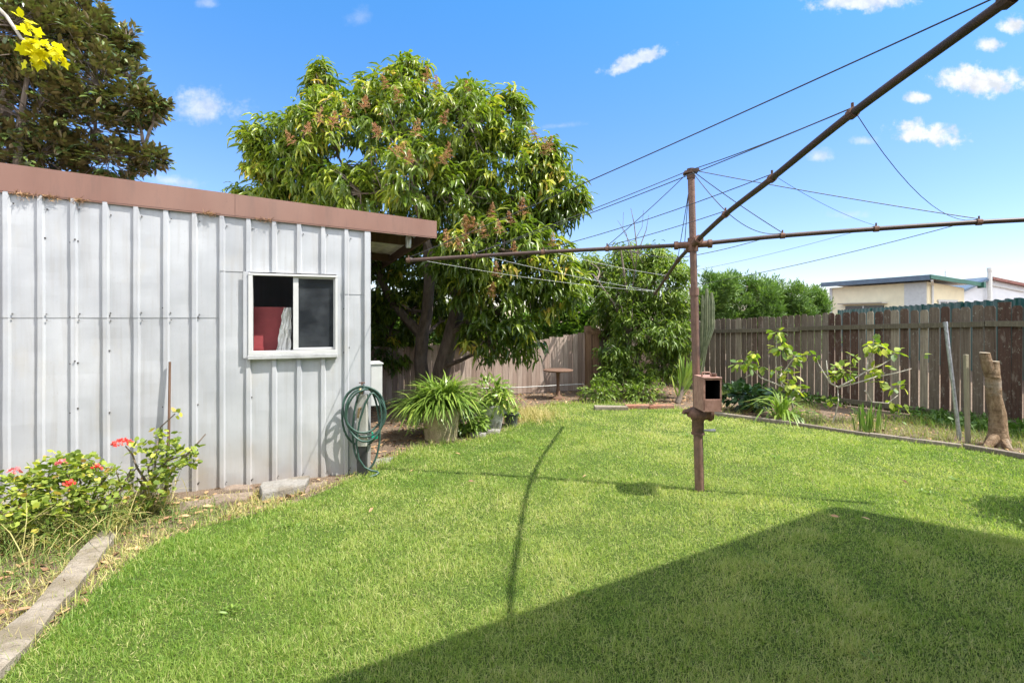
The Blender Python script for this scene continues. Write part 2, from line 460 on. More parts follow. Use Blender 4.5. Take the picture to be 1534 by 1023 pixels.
def make_world():
    w = bpy.data.worlds.new('World'); S.world = w; w.use_nodes = True
    nt = w.node_tree; N = nt.nodes; L = nt.links
    bg = N['Background']; bg.inputs['Strength'].default_value = .15
    sky = N.new('ShaderNodeTexSky'); sky.sky_type = 'NISHITA'; sky.sun_disc = False
    hv = SUNV.xy.length
    sky.sun_elevation = math.atan2(1, hv); sky.sun_rotation = math.atan2(SUNV.x, SUNV.y)
    sky.air_density = 1.0; sky.dust_density = .25; sky.ozone_density = 1.9
    hs = N.new('ShaderNodeHueSaturation'); hs.inputs['Saturation'].default_value = 1.2; hs.inputs['Value'].default_value = .74
    tc = N.new('ShaderNodeTexCoord'); sx = N.new('ShaderNodeSeparateXYZ'); L.new(tc.outputs['Generated'], sx.inputs[0])
    er = N.new('ShaderNodeValToRGB'); e = er.color_ramp.elements
    e[0].position = .0; e[0].color = (.69, .64, .68, 1); e[1].position = .55; e[1].color = (.86, 1.02, 1.10, 1)
    m_ = e.new(.25); m_.color = (.84, .81, .93, 1)
    L.new(sx.outputs['Z'], er.inputs['Fac'])
    tm = N.new('ShaderNodeMix'); tm.data_type = 'RGBA'; tm.blend_type = 'MULTIPLY'; tm.inputs[0].default_value = 1
    L.new(sky.outputs[0], tm.inputs[6]); L.new(er.outputs[0], tm.inputs[7]); L.new(tm.outputs[2], hs.inputs['Color'])
    def mth(op, a, b=0.0, c=0.0):
        m = N.new('ShaderNodeMath'); m.operation = op
        for i, v in enumerate((a, b, c)):
            if isinstance(v, (int, float)): m.inputs[i].default_value = v
            else: L.new(v, m.inputs[i])
        return m.outputs[0]
    yy = mth('MAXIMUM', sx.outputs['Y'], .05)
    u = mth('DIVIDE', sx.outputs['X'], yy); v = mth('DIVIDE', sx.outputs['Z'], yy)
    cb = N.new('ShaderNodeCombineXYZ'); L.new(u, cb.inputs[0]); L.new(v, cb.inputs[1])
    def nz(scale, det, ro):
        n = N.new('ShaderNodeTexNoise'); n.inputs['Scale'].default_value = scale; n.inputs['Detail'].default_value = det
        n.inputs['Roughness'].default_value = ro; L.new(cb.outputs[0], n.inputs['Vector']); return n.outputs['Fac']
    n1 = nz(19, 9, .62); n2 = nz(62, 7, .65)
    nn = mth('ADD', mth('MULTIPLY', mth('SUBTRACT', n1, .5), 2.3), mth('MULTIPLY', mth('SUBTRACT', n2, .5), .9))
    total = None
    clouds = [(305, 163, 70, 30, 0, .62), (952, 92, 56, 15, 22, .75), (1302, 2, 85, 24, 3, .85), (1466, 124, 84, 27, -3, 1.0),
              (1481, 67, 24, 14, 0, .95), (1517, 41, 26, 17, 8, 1.0), (1372, 147, 24, 12, 0, .9), (1384, 203, 58, 22, 0, 1.0),
              (1296, 212, 26, 9, 4, .5), (1228, 236, 24, 12, 0, .6), (262, 272, 52, 12, -6, .5), (310, 6, 18, 10, 0, .3), (838, 189, 34, 6, 5, .25),
              (1270, 322, 34, 9, 0, .3), (536, 26, 22, 20, 0, .18)]
    for (px, py, rx, ry, rot, amp) in clouds:
        du = mth('SUBTRACT', u, (px - CX) / FPX); dv = mth('SUBTRACT', v, (CY - py) / FPX)
        c, s_ = math.cos(math.radians(rot)), math.sin(math.radians(rot))
        a = mth('ADD', mth('MULTIPLY', du, c), mth('MULTIPLY', dv, s_)); b = mth('SUBTRACT', mth('MULTIPLY', dv, c), mth('MULTIPLY', du, s_))
        a = mth('DIVIDE', a, 1.22 * rx / FPX)
        # flatter underside: squeeze the lower half
        bb = mth('DIVIDE', b, 1.28 * ry / FPX); low = mth('MULTIPLY', mth('MINIMUM', bb, 0.0), .35); bb = mth('ADD', bb, low)
        d = mth('SQRT', mth('ADD', mth('MULTIPLY', a, a), mth('MULTIPLY', bb, bb)))
        k = mth('ADD', mth('SUBTRACT', 1.0, d), mth('MULTIPLY', nn, .85))
        mr = N.new('ShaderNodeMapRange'); mr.interpolation_type = 'SMOOTHSTEP'
        mr.inputs['From Min'].default_value = .12; mr.inputs['From Max'].default_value = .72 if amp > .7 else 1.0
        mr.inputs['To Max'].default_value = amp
        L.new(k, mr.inputs['Value'])
        total = mr.outputs[0] if total is None else mth('MAXIMUM', total, mr.outputs[0])
    total = mth('MULTIPLY', total, mth('GREATER_THAN', sx.outputs['Y'], .06))
    mx = N.new('ShaderNodeMix'); mx.data_type = 'RGBA'
    L.new(total, mx.inputs[0]); L.new(hs.outputs[0], mx.inputs[6])
    cm = N.new('ShaderNodeMix'); cm.data_type = 'RGBA'; cm.inputs[6].default_value = (2.05, 2.2, 2.42, 1); cm.inputs[7].default_value = (2.9, 2.93, 2.98, 1)
    mrc = N.new('ShaderNodeMapRange'); mrc.inputs['From Min'].default_value = .38; mrc.inputs['From Max'].default_value = .58; L.new(nz(26, 6, .6), mrc.inputs['Value'])
    L.new(mrc.outputs[0], cm.inputs[0]); L.new(cm.outputs[2], mx.inputs[7])
    # bright clouds added overhead and behind the viewer, unseen, to fill the shade
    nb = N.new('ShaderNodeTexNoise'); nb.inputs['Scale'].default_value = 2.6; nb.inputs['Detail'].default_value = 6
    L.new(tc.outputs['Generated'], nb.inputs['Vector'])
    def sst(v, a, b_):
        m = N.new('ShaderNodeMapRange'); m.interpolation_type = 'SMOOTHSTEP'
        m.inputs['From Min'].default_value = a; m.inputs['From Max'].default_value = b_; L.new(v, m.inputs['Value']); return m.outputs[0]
    fill_cover = mth('MULTIPLY', sst(nb.outputs['Fac'], .40, .56), mth('MAXIMUM', sst(sx.outputs['Z'], .66, .82), sst(mth('MULTIPLY', sx.outputs['Y'], -1.0), .02, .3)))
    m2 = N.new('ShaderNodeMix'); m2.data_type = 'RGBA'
    L.new(fill_cover, m2.inputs[0]); L.new(mx.outputs[2], m2.inputs[6]); m2.inputs[7].default_value = (8.6, 8.6, 8.6, 1)
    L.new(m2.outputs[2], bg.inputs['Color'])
    return sky, hs, bg
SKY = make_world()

# ------------------------------------------------------------------ ground and lawn
def poly_sheet(name, pts, z, mat, kind='structure'):
    b = MB(); b.add([(p[0], p[1], z) for p in pts], [tuple(range(len(pts)))])
    o = b.build(name, mat); o['kind'] = kind
    return o
b = MB(); b.add([(-600, -600, 0), (600, -600, 0), (600, 600, 0), (-600, 600, 0)], [(0, 1, 2, 3)])
tag(b.build('ground', M_ground), kind='structure')

lawn_px = [(0, 1010), (60, 965), (108, 914), (152, 878), (214, 828), (268, 800), (330, 783), (395, 767), (460, 747), (505, 728), (560, 705),
           (600, 682), (628, 670), (700, 662), (762, 645), (788, 632), (800, 614), (835, 606), (900, 604), (1000, 611), (1060, 620), (1130, 628),
           (1200, 637), (1300, 653), (1440, 671), (1534, 686)]
lawn_poly = [G(*p) for p in lawn_px] + [Vector((6.6, 3.6, 0)), Vector((7, .5, 0)), Vector((3, -2.5, 0)), Vector((-3.2, -1.5, 0)), Vector((-2.7, 1.0, 0))]
poly_sheet('lawn', lawn_poly, .004, M_lawn)

def inside(poly, X, Y):
    r = np.zeros(len(X), bool); n = len(poly); j = n - 1
    for i in range(n):
        xi, yi, xj, yj = poly[i][0], poly[i][1], poly[j][0], poly[j][1]
        if abs(yj - yi) > 1e-12:
            c = ((yi > Y) != (yj > Y)) & (X < (xj - xi) * (Y - yi) / (yj - yi) + xi)
            r ^= c
        j = i
    return r

# smooth value noise in numpy
def vnoise(X, Y, s, seed=0):
    g = np.random.default_rng(seed).random((64, 64))
    x = X * s + 1000; y = Y * s + 1000
    xi = np.floor(x).astype(int); yi = np.floor(y).astype(int); fx = x - xi; fy = y - yi
    fx = fx * fx * (3 - 2 * fx); fy = fy * fy * (3 - 2 * fy)
    a = g[xi % 64, yi % 64]; b_ = g[(xi + 1) % 64, yi % 64]; c = g[xi % 64, (yi + 1) % 64]; d = g[(xi + 1) % 64, (yi + 1) % 64]
    return (a * (1 - fx) + b_ * fx) * (1 - fy) + (c * (1 - fx) + d * fx) * fy

def blades(acc, X, Y, z0, h, w, tint, lean=.9, drop=.6):
    n = len(X)
    az = rng.random(n) * 2 * PI; tilt = np.abs(rng.normal(0, lean, n)).clip(0, 1.25)
    y = np.stack([np.cos(az) * np.sin(tilt), np.sin(az) * np.sin(tilt), np.cos(tilt)], 1)
    z = np.stack([-np.cos(az) * np.cos(tilt), -np.sin(az) * np.cos(tilt), np.sin(tilt)], 1) + rng.normal(0, .5, (n, 3))
    acc.inst(BLADE, np.stack([X, Y, np.full(n, z0)], 1), y, z, w, h, h * drop, tint)

def make_lawn():
    acc = NP()
    zones = [(1.75, 2.5, 34000), (2.5, 3.3, 23000), (3.3, 4.5, 14000), (4.5, 6.2, 8000), (6.2, 10, 4200), (-.6, 1.75, 4200)]
    for y0, y1, dens in zones:
        w0 = -y1 * 1.12 - 1.2; w1 = min(y1 * 1.12 + 1.2, 8)
        n = int(dens * (w1 - w0) * (y1 - y0))
        X = rng.uniform(w0, w1, n); Y = rng.uniform(y0, y1, n)
        jx = rng.normal(0, .035, n); jy = rng.normal(0, .035, n)
        k = inside(lawn_poly, X + jx, Y + jy) & (np.abs(X) < np.maximum(Y, 0) * 1.06 + 1.3)
        # tufts and thinner spots
        t1 = vnoise(X, Y, 1.1, 1); t2 = vnoise(X, Y, 4.2, 2); t3 = vnoise(X, Y, 12, 3)
        k &= rng.random(n) < (.55 + .45 * t2 + .25 * (t3 - .5))
        X, Y, t1, t2, t3 = X[k], Y[k], t1[k], t2[k], t3[k]
        n = len(X)
        dist = np.sqrt(X * X + Y * Y)
        # yellower to the right and in the middle distance, greener near and left
        t0 = vnoise(X, Y, .45, 21)
        base = .43 + .26 * (t1 - .5) + .24 * (t0 - .5) + .22 * (t2 - .5) + .09 * np.clip((X - .5) / 2.5, -1, 1) + .02 * np.clip(Y - 3, 0, 4)
        tint = base + rng.normal(0, .15, n)
        dry = rng.random(n) < .03 + .05 * t1 + .16 * np.clip((t0 - .52) * 3, 0, 1) * np.clip(t2 * 1.6 - .3, 0, 1) + .10 * np.clip((vnoise(X, Y, 2.4, 51) - .72) * 6, 0, 1)
        tint = np.where(dry, rng.uniform(.85, 1, n), tint).clip(0, 1)
        h = rng.uniform(.016, .035, n) * (.75 + .6 * t2) * (.9 + .3 * (t3 > .62))
        w = .0025 * np.maximum(1, dist / 2.6) * rng.uniform(.7, 1.3, n)
        blades(acc, X, Y, .003, h, w, tint, 1.0)
    tag(acc.build('lawn_grass', F_grass), kind='stuff')
make_lawn()

# ------------------------------------------------------------------ the shed
u = Vector((.9265, .3763, 0)).normalized(); nrm = Vector((u.y, -u.x, 0))     # along the front wall / out of it
C0 = Vector((-1.303, 4.669, 0))
def W(s, z, d=0.0): return C0 + u * s + nrm * d + Vector((0, 0, z))
def on_wall(px, py, d=0.0):
    r = (px - CX) / FPX
    o = C0 + nrm * d
    s = (r * o.y - o.x) / (u.x - r * u.y)
    Yd = o.y + s * u.y
    return s, H - (py - CY) * Yd / FPX

shed = thing('shed', 'grey corrugated metal shed with brown fascia and small sliding window', 'shed', C0)
S_LEFT = -4.3
win_s0, win_z1 = on_wall(375, 413); win_s1, _ = on_wall(504, 418); _, win_z0 = on_wall(375, 531)
win_z0 = 1.095; win_z1 = 1.755
# wall top just under the fascia
fs_l, fz_l = on_wall(0, 285, .035); fs_r, fz_r = on_wall(553, 343, .035)
def top_z(s): return fz_l + (fz_r - fz_l) * (s - fs_l) / (fs_r - fs_l)

def profile(s0, s1, extra=()):
    """(s, d) points of the ribbed sheet between s0 and s1"""
    per, out = .1955, []
    ph = on_wall(62, 480)[0]
    rib = [(-.021, 0), (-.016, .020), (.013, .021), (.024, 0), (.06, .0005), (.10, .001), (.135, .0005)]
    k0 = int((S_LEFT - ph) / per) - 2
    for k in range(k0, 30):
        for a, d in rib: out.append((ph + k * per + a, d))
    out.sort()
    def dep(s):
        for (a, da), (b_, db) in zip(out, out[1:]):
            if a <= s <= b_: return da + (db - da) * (s - a) / (b_ - a + 1e-9)
        return 0
    res = [(s0, dep(s0))] + [p for p in out if s0 + 1e-4 < p[0] < s1 - 1e-4] + [(s1, dep(s1))]
    return res
def sheet(b, s0, s1, zb, zt, off=0.0):
    pr = profile(s0, s1); vs, fs = [], []
    nz = 16
    for i, (s, d) in enumerate(pr):
        t = zt(s) if callable(zt) else zt
        for j in range(nz + 1):
            z = zb + (t - zb) * j / nz
            wob = (mnoise.noise(Vector((s * 2.3, z * 2.1, 3.0))) * .006 + mnoise.noise(Vector((s * 6, z * 6, 9.0))) * .0034)
            vs.append(W(s, z, d + off + wob))
    for i in range(len(pr) - 1):
        for j in range(nz):
            a = i * (nz + 1) + j
            fs.append((a, a + nz + 1, a + nz + 2, a + 1))
    b.add(vs, fs)
sA = on_wall(330, 480)[0]; sC = on_wall(507, 440)[0]
b = MB()
seamB = win_z1 + .035; seamC = 1.61
sheet(b, S_LEFT, sA, 0, 1.415); sheet(b, S_LEFT, sA, 1.40, top_z, .0035)
sheet(b, sA, win_s0, 0, seamB + .015); sheet(b, win_s0, win_s1, 0, win_z0)
sheet(b, win_s1, 0, 0, seamC + .015)
sheet(b, sA, win_s1, seamB - .006, top_z, .0035)
sheet(b, win_s1, 0, seamC, top_z, .0035)
fw = b.build('front_wall', M_wall, shed)
# screws along the sheets
b = MB()
for s, d in profile(S_LEFT, -.02):
    if d == .0 and random.random() < .30 or (d > .02 and random.random() < .12):
        for z in (.07, 1.45, .72, 1.1, 2.0):
            if win_s0 - .05 < s < win_s1 + .05 and z > 1.0: continue
            if random.random() < .6:
                z += random.uniform(-.05, .05)
                b.obox(W(s, z, d + .008), u * .0045, nrm * .004, Vector((0, 0, .0045)))
for s in [p_[0] for p_ in profile(S_LEFT, -.02) if p_[1] > .0205]:
    for z in ((.055, 1.385, 1.43, top_z(s) - .09) if s < sA else (.055, top_z(s) - .09)):
        b.obox(W(s + .022 + random.uniform(-.004, .004), z + random.uniform(-.012, .012), .010), u * .0034, nrm * .005, Vector((0, 0, .0034)))
b.build('wall_screw', M_screw, shed)['kind'] = 'stuff'
# debris and nests under the fascia
acc = NP()
for px in (38, 75, 120, 315, 398):
    n = 70
    pos = np.array([W(on_wall(px, 300)[0] + random.gauss(0, .035), top_z(on_wall(px, 300)[0]) - abs(random.gauss(0, .018)), .03) for _ in range(n)])
    acc.inst(NEEDLE, pos, unit_random(n) * A([1, .5, .6]), unit_random(n), np.full(n, .005), rng.uniform(.02, .05, n), np.full(n, .01), rng.random(n))
acc.build('gutter_debris', F_litter, shed)['kind'] = 'stuff'
# other walls
inn = -nrm
DEP = 4.15
b = MB()
pr_n = 21
for k in range(pr_n):
    t0, t1 = DEP * k / pr_n, DEP * (k + 1) / pr_n
    for (a, d0, c, d1) in ((0, 0, .75, 0), (.75, 0, .82, .025), (.82, .025, .93, .025), (.93, .025, 1, 0)):
        p = C0 + inn * (t0 + (t1 - t0) * a) + u * d0; q = C0 + inn * (t0 + (t1 - t0) * c) + u * d1
        b.add([p, q, q + Vector((0, 0, 2.17)), p + Vector((0, 0, 2.17))], [(0, 1, 2, 3)])
b.build('side_wall', M_wall, shed)
b = MB()
pl = C0 + u * S_LEFT
b.add([pl, pl + inn * DEP, pl + inn * DEP + Vector((0, 0, 2.4)), pl + Vector((0, 0, 2.4))], [(0, 1, 2, 3)])
b.add([pl + inn * DEP, C0 + inn * DEP, C0 + inn * DEP + Vector((0, 0, 2.15)), pl + inn * DEP + Vector((0, 0, 2.4))], [(0, 1, 2, 3)])
b.build('back_wall', M_wall, shed)
# corner flashing
b = MB()
b.obox(W(-.018, 1.09, .022), u * .024, nrm * .0025, Vector((0, 0, 1.09)))
b.obox(C0 + u * .009 + inn * .02 + Vector((0, 0, 1.09)), u * .0025, inn * .042, Vector((0, 0, 1.09)))
b.build('corner_flashing', M_wall, shed)
# fascia along the front, real taper read off the roof edge
s0 = S_LEFT - .1
def fpt(px, py): return on_wall(px, py, .05)
(sa, za_b), (_, za_t) = fpt(2, 285), fpt(2, 243)
(sb, zb_b), (_, zb_t) = fpt(655, 355), fpt(655, 331)
def ft(s): return za_t + (zb_t - za_t) * (s - sa) / (sb - sa)
def fb(s): return za_b + (zb_b - za_b) * (s - sa) / (sb - sa)
s_join = fpt(352, 300)[0]
b = MB()
for (p0, p1, dd) in ((s0, s_join + .01, .022), (s_join, sb, .0255)):
    ring = [W(p0, fb(p0), dd), W(p1, fb(p1), dd), W(p1, ft(p1), dd), W(p0, ft(p0), dd)]
    b.prism(ring, nrm * .005)
    # folded lip under and over
    for zf, dz in ((fb, -.012),):
        b.prism([W(p0, zf(p0), dd - .0), W(p1, zf(p1), dd), W(p1, zf(p1) + dz, dd), W(p0, zf(p0) + dz, dd)], nrm * .003)
b.build('fascia', M_fascia, shed)
# roof sheet (corrugated, visible from below at the overhang and along its top edge)
b = MB()
vs, fs = [], []
ns = 150
def roof_z(s): return ft(s) - .035
for i in range(ns + 1):
    s = s0 + (sb - .015 - s0) * i / ns
    zz = roof_z(s) + (.014 if (i % 4) in (0, 1) else 0)
    for t in (.02, -DEP):
        vs.append(W(s, zz, t))
for i in range(ns): fs.append((2 * i, 2 * i + 2, 2 * i + 3, 2 * i + 1))
b.add(vs, fs)
b.build('roof', M_roof, shed)
for t in (.78, 2.45, 4.0):
    b = MB(); b.tint = random.random()
    p0, p1 = -.6, sb - .06
    zc0, zc1 = roof_z(p0) - .055, roof_z(p1) - .055
    b.prism([W(p0, zc0 - .05, -t), W(p1, zc1 - .045, -t), W(p1, zc1 + .05, -t), W(p0, zc0 + .05, -t)], inn * .045)
    b.build('rafter', M_rafter, shed)
b = MB()
zt_, zb_ = ft(sb) - .02, fb(sb) + .02
b.prism([W(sb - .03, zb_, .028), W(sb - .03, zb_, -DEP), W(sb - .03, zt_, -DEP), W(sb - .03, zt_, .028)], u * .028)
b.build('barge_board', M_rafter, shed)
# lamp under the eave
lp = P(612, 362, 4.98)
b = MB()
b.lathe(lp, [(.001, -.062), (.02, -.062), (.026, -.05), (.028, .03), (.024, .05), (.012, .058), (.012, .10), (.001, .10)], 18)
b.build('eave_lamp', M_alu, shed, smooth=True)
# window
win = MB()
def wbox(b, sa_, sb_, za_, zb_, d0, d1): b.obox(W((sa_ + sb_) / 2, (za_ + zb_) / 2, (d0 + d1) / 2), u * ((sb_ - sa_) / 2), nrm * ((d1 - d0) / 2), Vector((0, 0, (zb_ - za_) / 2)))
fwid = .020
wf = MB()
wbox(wf, win_s0 - .012, win_s0 + fwid, win_z0, win_z1, -.03, .042)
wbox(wf, win_s1 - .012, win_s1 + .006, win_z0, win_z1, -.03, .042)
wbox(wf, win_s0 - .012, win_s1 + .006, win_z1, win_z1 + .018, -.03, .044)
wbox(wf, win_s0 - .012, win_s1 + .006, win_z0 - .008, win_z0 + .024, -.03, .043)
window = wf.build('window', M_white, shed, bevel=.002)
mid_s = on_wall(443, 470)[0]
b = MB()
wbox(b, mid_s - .020, mid_s + .022, win_z0 + .028, win_z1, -.01, .022)
wbox(b, win_s1 - .026, win_s1 - .012, win_z0 + .028, win_z1, -.01, .018)
wbox(b, mid_s + .022, win_s1 - .026, win_z0 + .028, win_z0 + .045, -.01, .018)
wbox(b, mid_s + .022, win_s1 - .026, win_z1 - .016, win_z1, -.01, .018)
b.build('sliding_sash', M_white, window, bevel=.0015)
b = MB(); wbox(b, mid_s + .022, win_s1 - .026, win_z0 + .045, win_z1 - .016, .0, .004)
b.build('pane', M_glass, window)
b = MB(); wbox(b, win_s0 - .016, win_s1 + .008, win_z0 - .044, win_z0 - .010, -.02, .050)
b.build('sill', M_alu, window, bevel=.003)
b = MB()
wbox(b, win_s0 - .05, win_s0 - .013, win_z0 - .03, win_z1 + .03, .030, .0325)
b.build('flashing', M_wall, window)
b = MB(); wbox(b, win_s1 + .007, win_s1 + .028, win_z0 - .02, win_z1 + .03, .030, .0325)
b.build('flashing', M_wall, window)
# what can be seen through the window
b = MB()
ra = on_wall(381, 465, -.14); rb = on_wall(424, 525, -.14)
b.obox(W((ra[0] + rb[0]) / 2 + .01, 1.28, -.17), u * .13, nrm * .008, Vector((0, 0, .215)))
b.obox(W((ra[0] + rb[0]) / 2 - .10, 1.07, -.165), u * .06, nrm * .02, Vector((0, 0, .07)))
tag(b.build('red_board', M_red, origin=W(-.8, .9, -.17)), 'red painted board standing inside the shed behind the open left half of the window', 'board')
b = MB()
vs, fs = [], []
nn = 16
cs = on_wall(424, 480, -.08)[0]
for j in range(12):
    z = 1.07 + .42 * j / 11
    for i in range(nn + 1):
        a = i / nn
        wdt = .032 + .03 * (1 - j / 11)
        vs.append(W(cs + (a - .5) * 2 * wdt + .035 * (j / 11) + .012 * mnoise.noise(Vector((j * .6, a * 2, 4.0))), z, -.10 + .028 * mnoise.noise(Vector((a * 4.5, j * .55, 2.0))) + .02 * mnoise.noise(Vector((a * 9, j * .9, 7.0)))))
for j in range(11):
    for i in range(nn):
        k = j * (nn + 1) + i
        fs.append((k, k + 1, k + nn + 2, k + nn + 1))
b.add(vs, fs)
tag(b.build('hanging_cloth', M_cloth, origin=W(cs, 1.07, -.1), smooth=True), 'crumpled white cloth hanging inside the shed window beside the red board', 'cloth')
b = MB()
q = on_wall(490, 490, -.12)[0]
b.obox(W(q, 1.27, -.05), u * .018 + Vector((0, 0, .004)), nrm * .008, Vector((0, 0, .13)) + u * .03)
tag(b.build('white_batten', M_white, origin=W(q, 1.0, -.12)), 'white batten leaning inside the shed behind the dark right window pane', 'batten')
b = MB()
b.obox(W(-.6, .45, -.42), u * .5, nrm * .25, Vector((0, 0, .45)))
tag(b.build('workbench', M_dark, origin=W(-.6, 0, -.42)), 'dark workbench just inside the shed below its window', 'bench')
# meter box on the side wall
b = MB()
mbp = C0 + inn * .27 + u * .085
b.obox(mbp + Vector((0, 0, .765)), u * .052, inn * .13, Vector((0, 0, .195)))
b.obox(mbp + Vector((0, 0, .966)), u * .062, inn * .14, Vector((0, 0, .006)))
mbx = b.build('meter_box', M_white, shed, bevel=.004)

# ------------------------------------------------------------------ tap post and hose
tp = W(-.07, 0, .085)
tap = thing('tap_post', 'weathered metal garden tap post at the right corner of the shed', 'tap post', tp)
b = MB()
prof = [(.045, -.03), (.05, -.012), (.05, .012), (.045, .03), (-.045, .03), (-.05, .012), (-.05, -.012), (-.045, -.03)]
b.prism([tp + Vector((x, y, .26)) for x, y in prof], (0, 0, .46))
b.build('post', M_post, tap, bevel=.004)
b = MB()
b.prism([tp + Vector((x * .9, y * .9, 0)) for x, y in prof], (0, 0, .26))
b.build('base_sleeve', M_postlow, tap)
b = MB()
b.tube([tp + Vector((0, -.005, .70)), tp + Vector((0, -.005, .80))], .013, 10)
b.tube([tp + Vector((0, -.01, .775)), tp + Vector((.0, -.06, .77)), tp + Vector((0, -.075, .74))], [.012, .012, .010], 10)
b.build('tap_body', M_brass, tap, smooth=True); b = MB()
b.tube([tp + Vector((-.005, -.03, .60)), tp + Vector((-.012, -.055, .60)), tp + Vector((-.014, -.06, .56)), tp + Vector((-.02, -.058, .52))], .010, 8)
b.build('spout', M_brass, tap, smooth=True)
b = MB()
b.tube([tp + Vector((-.026, -.005, .822)), tp + Vector((.026, -.005, .822))], .005, 8)
b.tube([tp + Vector((0, -.005, .79)), tp + Vector((0, -.005, .825))], .005, 8)
b.build('tap_handle', M_cast, tap)
# hose: loops hung from the tap
px2m = 4.62 / 767
loops = [(513, 576, 578, 648, .02), (511, 574, 579, 668, -.012), (516, 577, 581, 655, .035), (528, 569, 580, 703, .0), (519, 573, 583, 661, .05)]
pts = []
for li, (l, r, t, bt, dd) in enumerate(loops):
    cx, cz = (l + r) / 2, (t + bt) / 2
    n = 36
    for i in range(n):
        a = PI / 2 + 2 * PI * i / n
        f = i / n
        nx = loops[(li + 1) % len(loops)]
        px = cx + (r - l) / 2 * math.cos(a) * (1 + .03 * math.sin(3 * a + li)); py = cz - (bt - t) / 2 * math.sin(a)
        # top passes over the tap
        s_, z_ = on_wall(px, py, .1 + dd)
        pts.append(W(s_, z_, .10 + dd + .02 * math.sin(a * 2 + li) + (.015 if abs(math.sin(a)) > .9 else 0)))
tail = [(533, 640), (529, 668), (534, 690), (545, 703), (556, 706), (566, 700), (571, 704), (563, 712), (552, 716)]
for i, (px, py) in enumerate(tail):
    s_, z_ = on_wall(px, py, .12); pts.append(W(s_, max(z_, .014), .12 + .012 * i))
# smooth
P2 = [Vector(p) for p in pts]
for _ in range(2):
    P2 = [P2[0]] + [(P2[i - 1] + P2[i] * 2 + P2[i + 1]) / 4 for i in range(1, len(P2) - 1)] + [P2[-1]]
hose = thing('garden_hose', 'dark green hose hung in loops over the tap by the shed corner', 'hose', tp + Vector((0, -.04, 0)))
b = MB(); b.tube(P2, .0092, 10); b.build('hose', M_hose, hose, smooth=True)
b = MB()
s_, z_ = on_wall(561, 655, .14)
cN = W(s_, z_, .14)
b.obox(cN, u * .028 + Vector((0, 0, .006)), nrm * .014, Vector((0, 0, .017)))
b.obox(cN + Vector((-.02, 0, .028)), u * .008, nrm * .01, Vector((0, 0, .02)))
b.build('hose_nozzle', M_nozzle, hose, bevel=.004)
# thin brown stake against the wall
s_, z_ = on_wall(254, 542, .06)
b = MB(); b.tube([W(s_ - .012, -.05, .10), W(s_, z_ * .5, .08), W(s_, z_, .05)], [.011, .010, .009], 6)
tag(b.build('garden_stake', M_stakedark, origin=W(s_, 0, .1)), 'thin dark brown stake leaning on the shed wall behind the geranium', 'stake')

# ------------------------------------------------------------------ trees
def tree_leaves(lobes, n_cl, per, L, Wd, tmpl, spread=.35, droop=.6, tint0=.45, tsd=.14, shell=.72, up=0.0, zsag=1.0, topbright=.1, rad=.10):
    """leaf rosettes at twig ends through the crown's volume"""
    cs = A([tuple(l[0]) for l in lobes]); rs = A([l[1] if isinstance(l[1], (tuple, list)) else (l[1],) * 3 for l in lobes])
    wt = (rs ** 1.35).sum(1); wt /= wt.sum()
    out, od = [], []
    while len(out) < n_cl:
        i = rng.choice(len(lobes), p=wt)
        d = unit_random(1)[0]
        f = rng.uniform(shell, 1.03) if rng.random() < .72 else rng.uniform(.3, 1) ** .5
        p = cs[i] + d * rs[i] * f
        q = np.sqrt((((p - cs) / rs) ** 2).sum(1))
        if q.min() < .55 and rng.random() < .75: continue
        if p[2] < .25: continue
        out.append(p); od.append(d)
    return np.array(out), np.array(od)

def rosettes(acc, cl, od, per, L, Wd, tmpl, droop, outw, tint_c, tsd, zs, rad):
    N = len(cl)
    idx = np.repeat(np.arange(N), per)
    n = len(idx)
    az = rng.random(n) * 2 * PI
    hz = np.stack([np.cos(az), np.sin(az), np.zeros(n)], 1)
    y = hz * rng.uniform(.5, 1.1, n)[:, None] + od[idx] * outw + A([0, 0, 1]) * (-droop * rng.uniform(.2, 1.5, n) + .15)[:, None]
    y /= np.linalg.norm(y, axis=1, keepdims=True)
    upv = A([0, 0, 1])[None] + rng.normal(0, .35, (n, 3))
    pos = cl[idx] + od[idx] * rng.uniform(-rad, rad * .4, n)[:, None] + rng.normal(0, rad * .35, (n, 3))
    ll = L * rng.uniform(.6, 1.2, n)
    acc.inst(tmpl, pos, y, upv, Wd * rng.uniform(.75, 1.2, n), ll, ll * zs * rng.uniform(.4, 1.5, n), (tint_c[idx] + rng.normal(0, tsd, n)).clip(0, 1))

def limbs(mb, start, target, r0, r1, k=5, wig=.12):
    pts = []
    a, c = Vector(start), Vector(target)
    d = (c - a).length
    for i in range(k + 1):
        t = i / k
        p = a.lerp(c, t) + Vector((0, 0, 1)) * math.sin(t * PI) * d * .10
        if 0 < i < k: p += Vector((random.uniform(-1, 1), random.uniform(-1, 1), random.uniform(-.6, .6))) * wig * d * .5
        pts.append(p)
    mb.tube(pts, [r0 + (r1 - r0) * (i / k) ** .8 for i in range(k + 1)], 7, wob=.08)
    return pts

def twigs(mb, cl, anchors, frac, r=.007):
    an = A([tuple(p) for p in anchors])
    for p in cl:
        if random.random() > frac: continue
        d = ((an - p) ** 2).sum(1); a = an[int(d.argmin())]
        if d.min() > 2.2: continue
        pv, av = Vector(p), Vector(a)
        mid = av.lerp(pv, .5) + Vector((random.uniform(-.05, .05), random.uniform(-.05, .05), random.uniform(-.03, .1)))
        mb.tube([av, mid, pv], [r * 1.8, r * 1.2, r * .6], 4, caps=False)

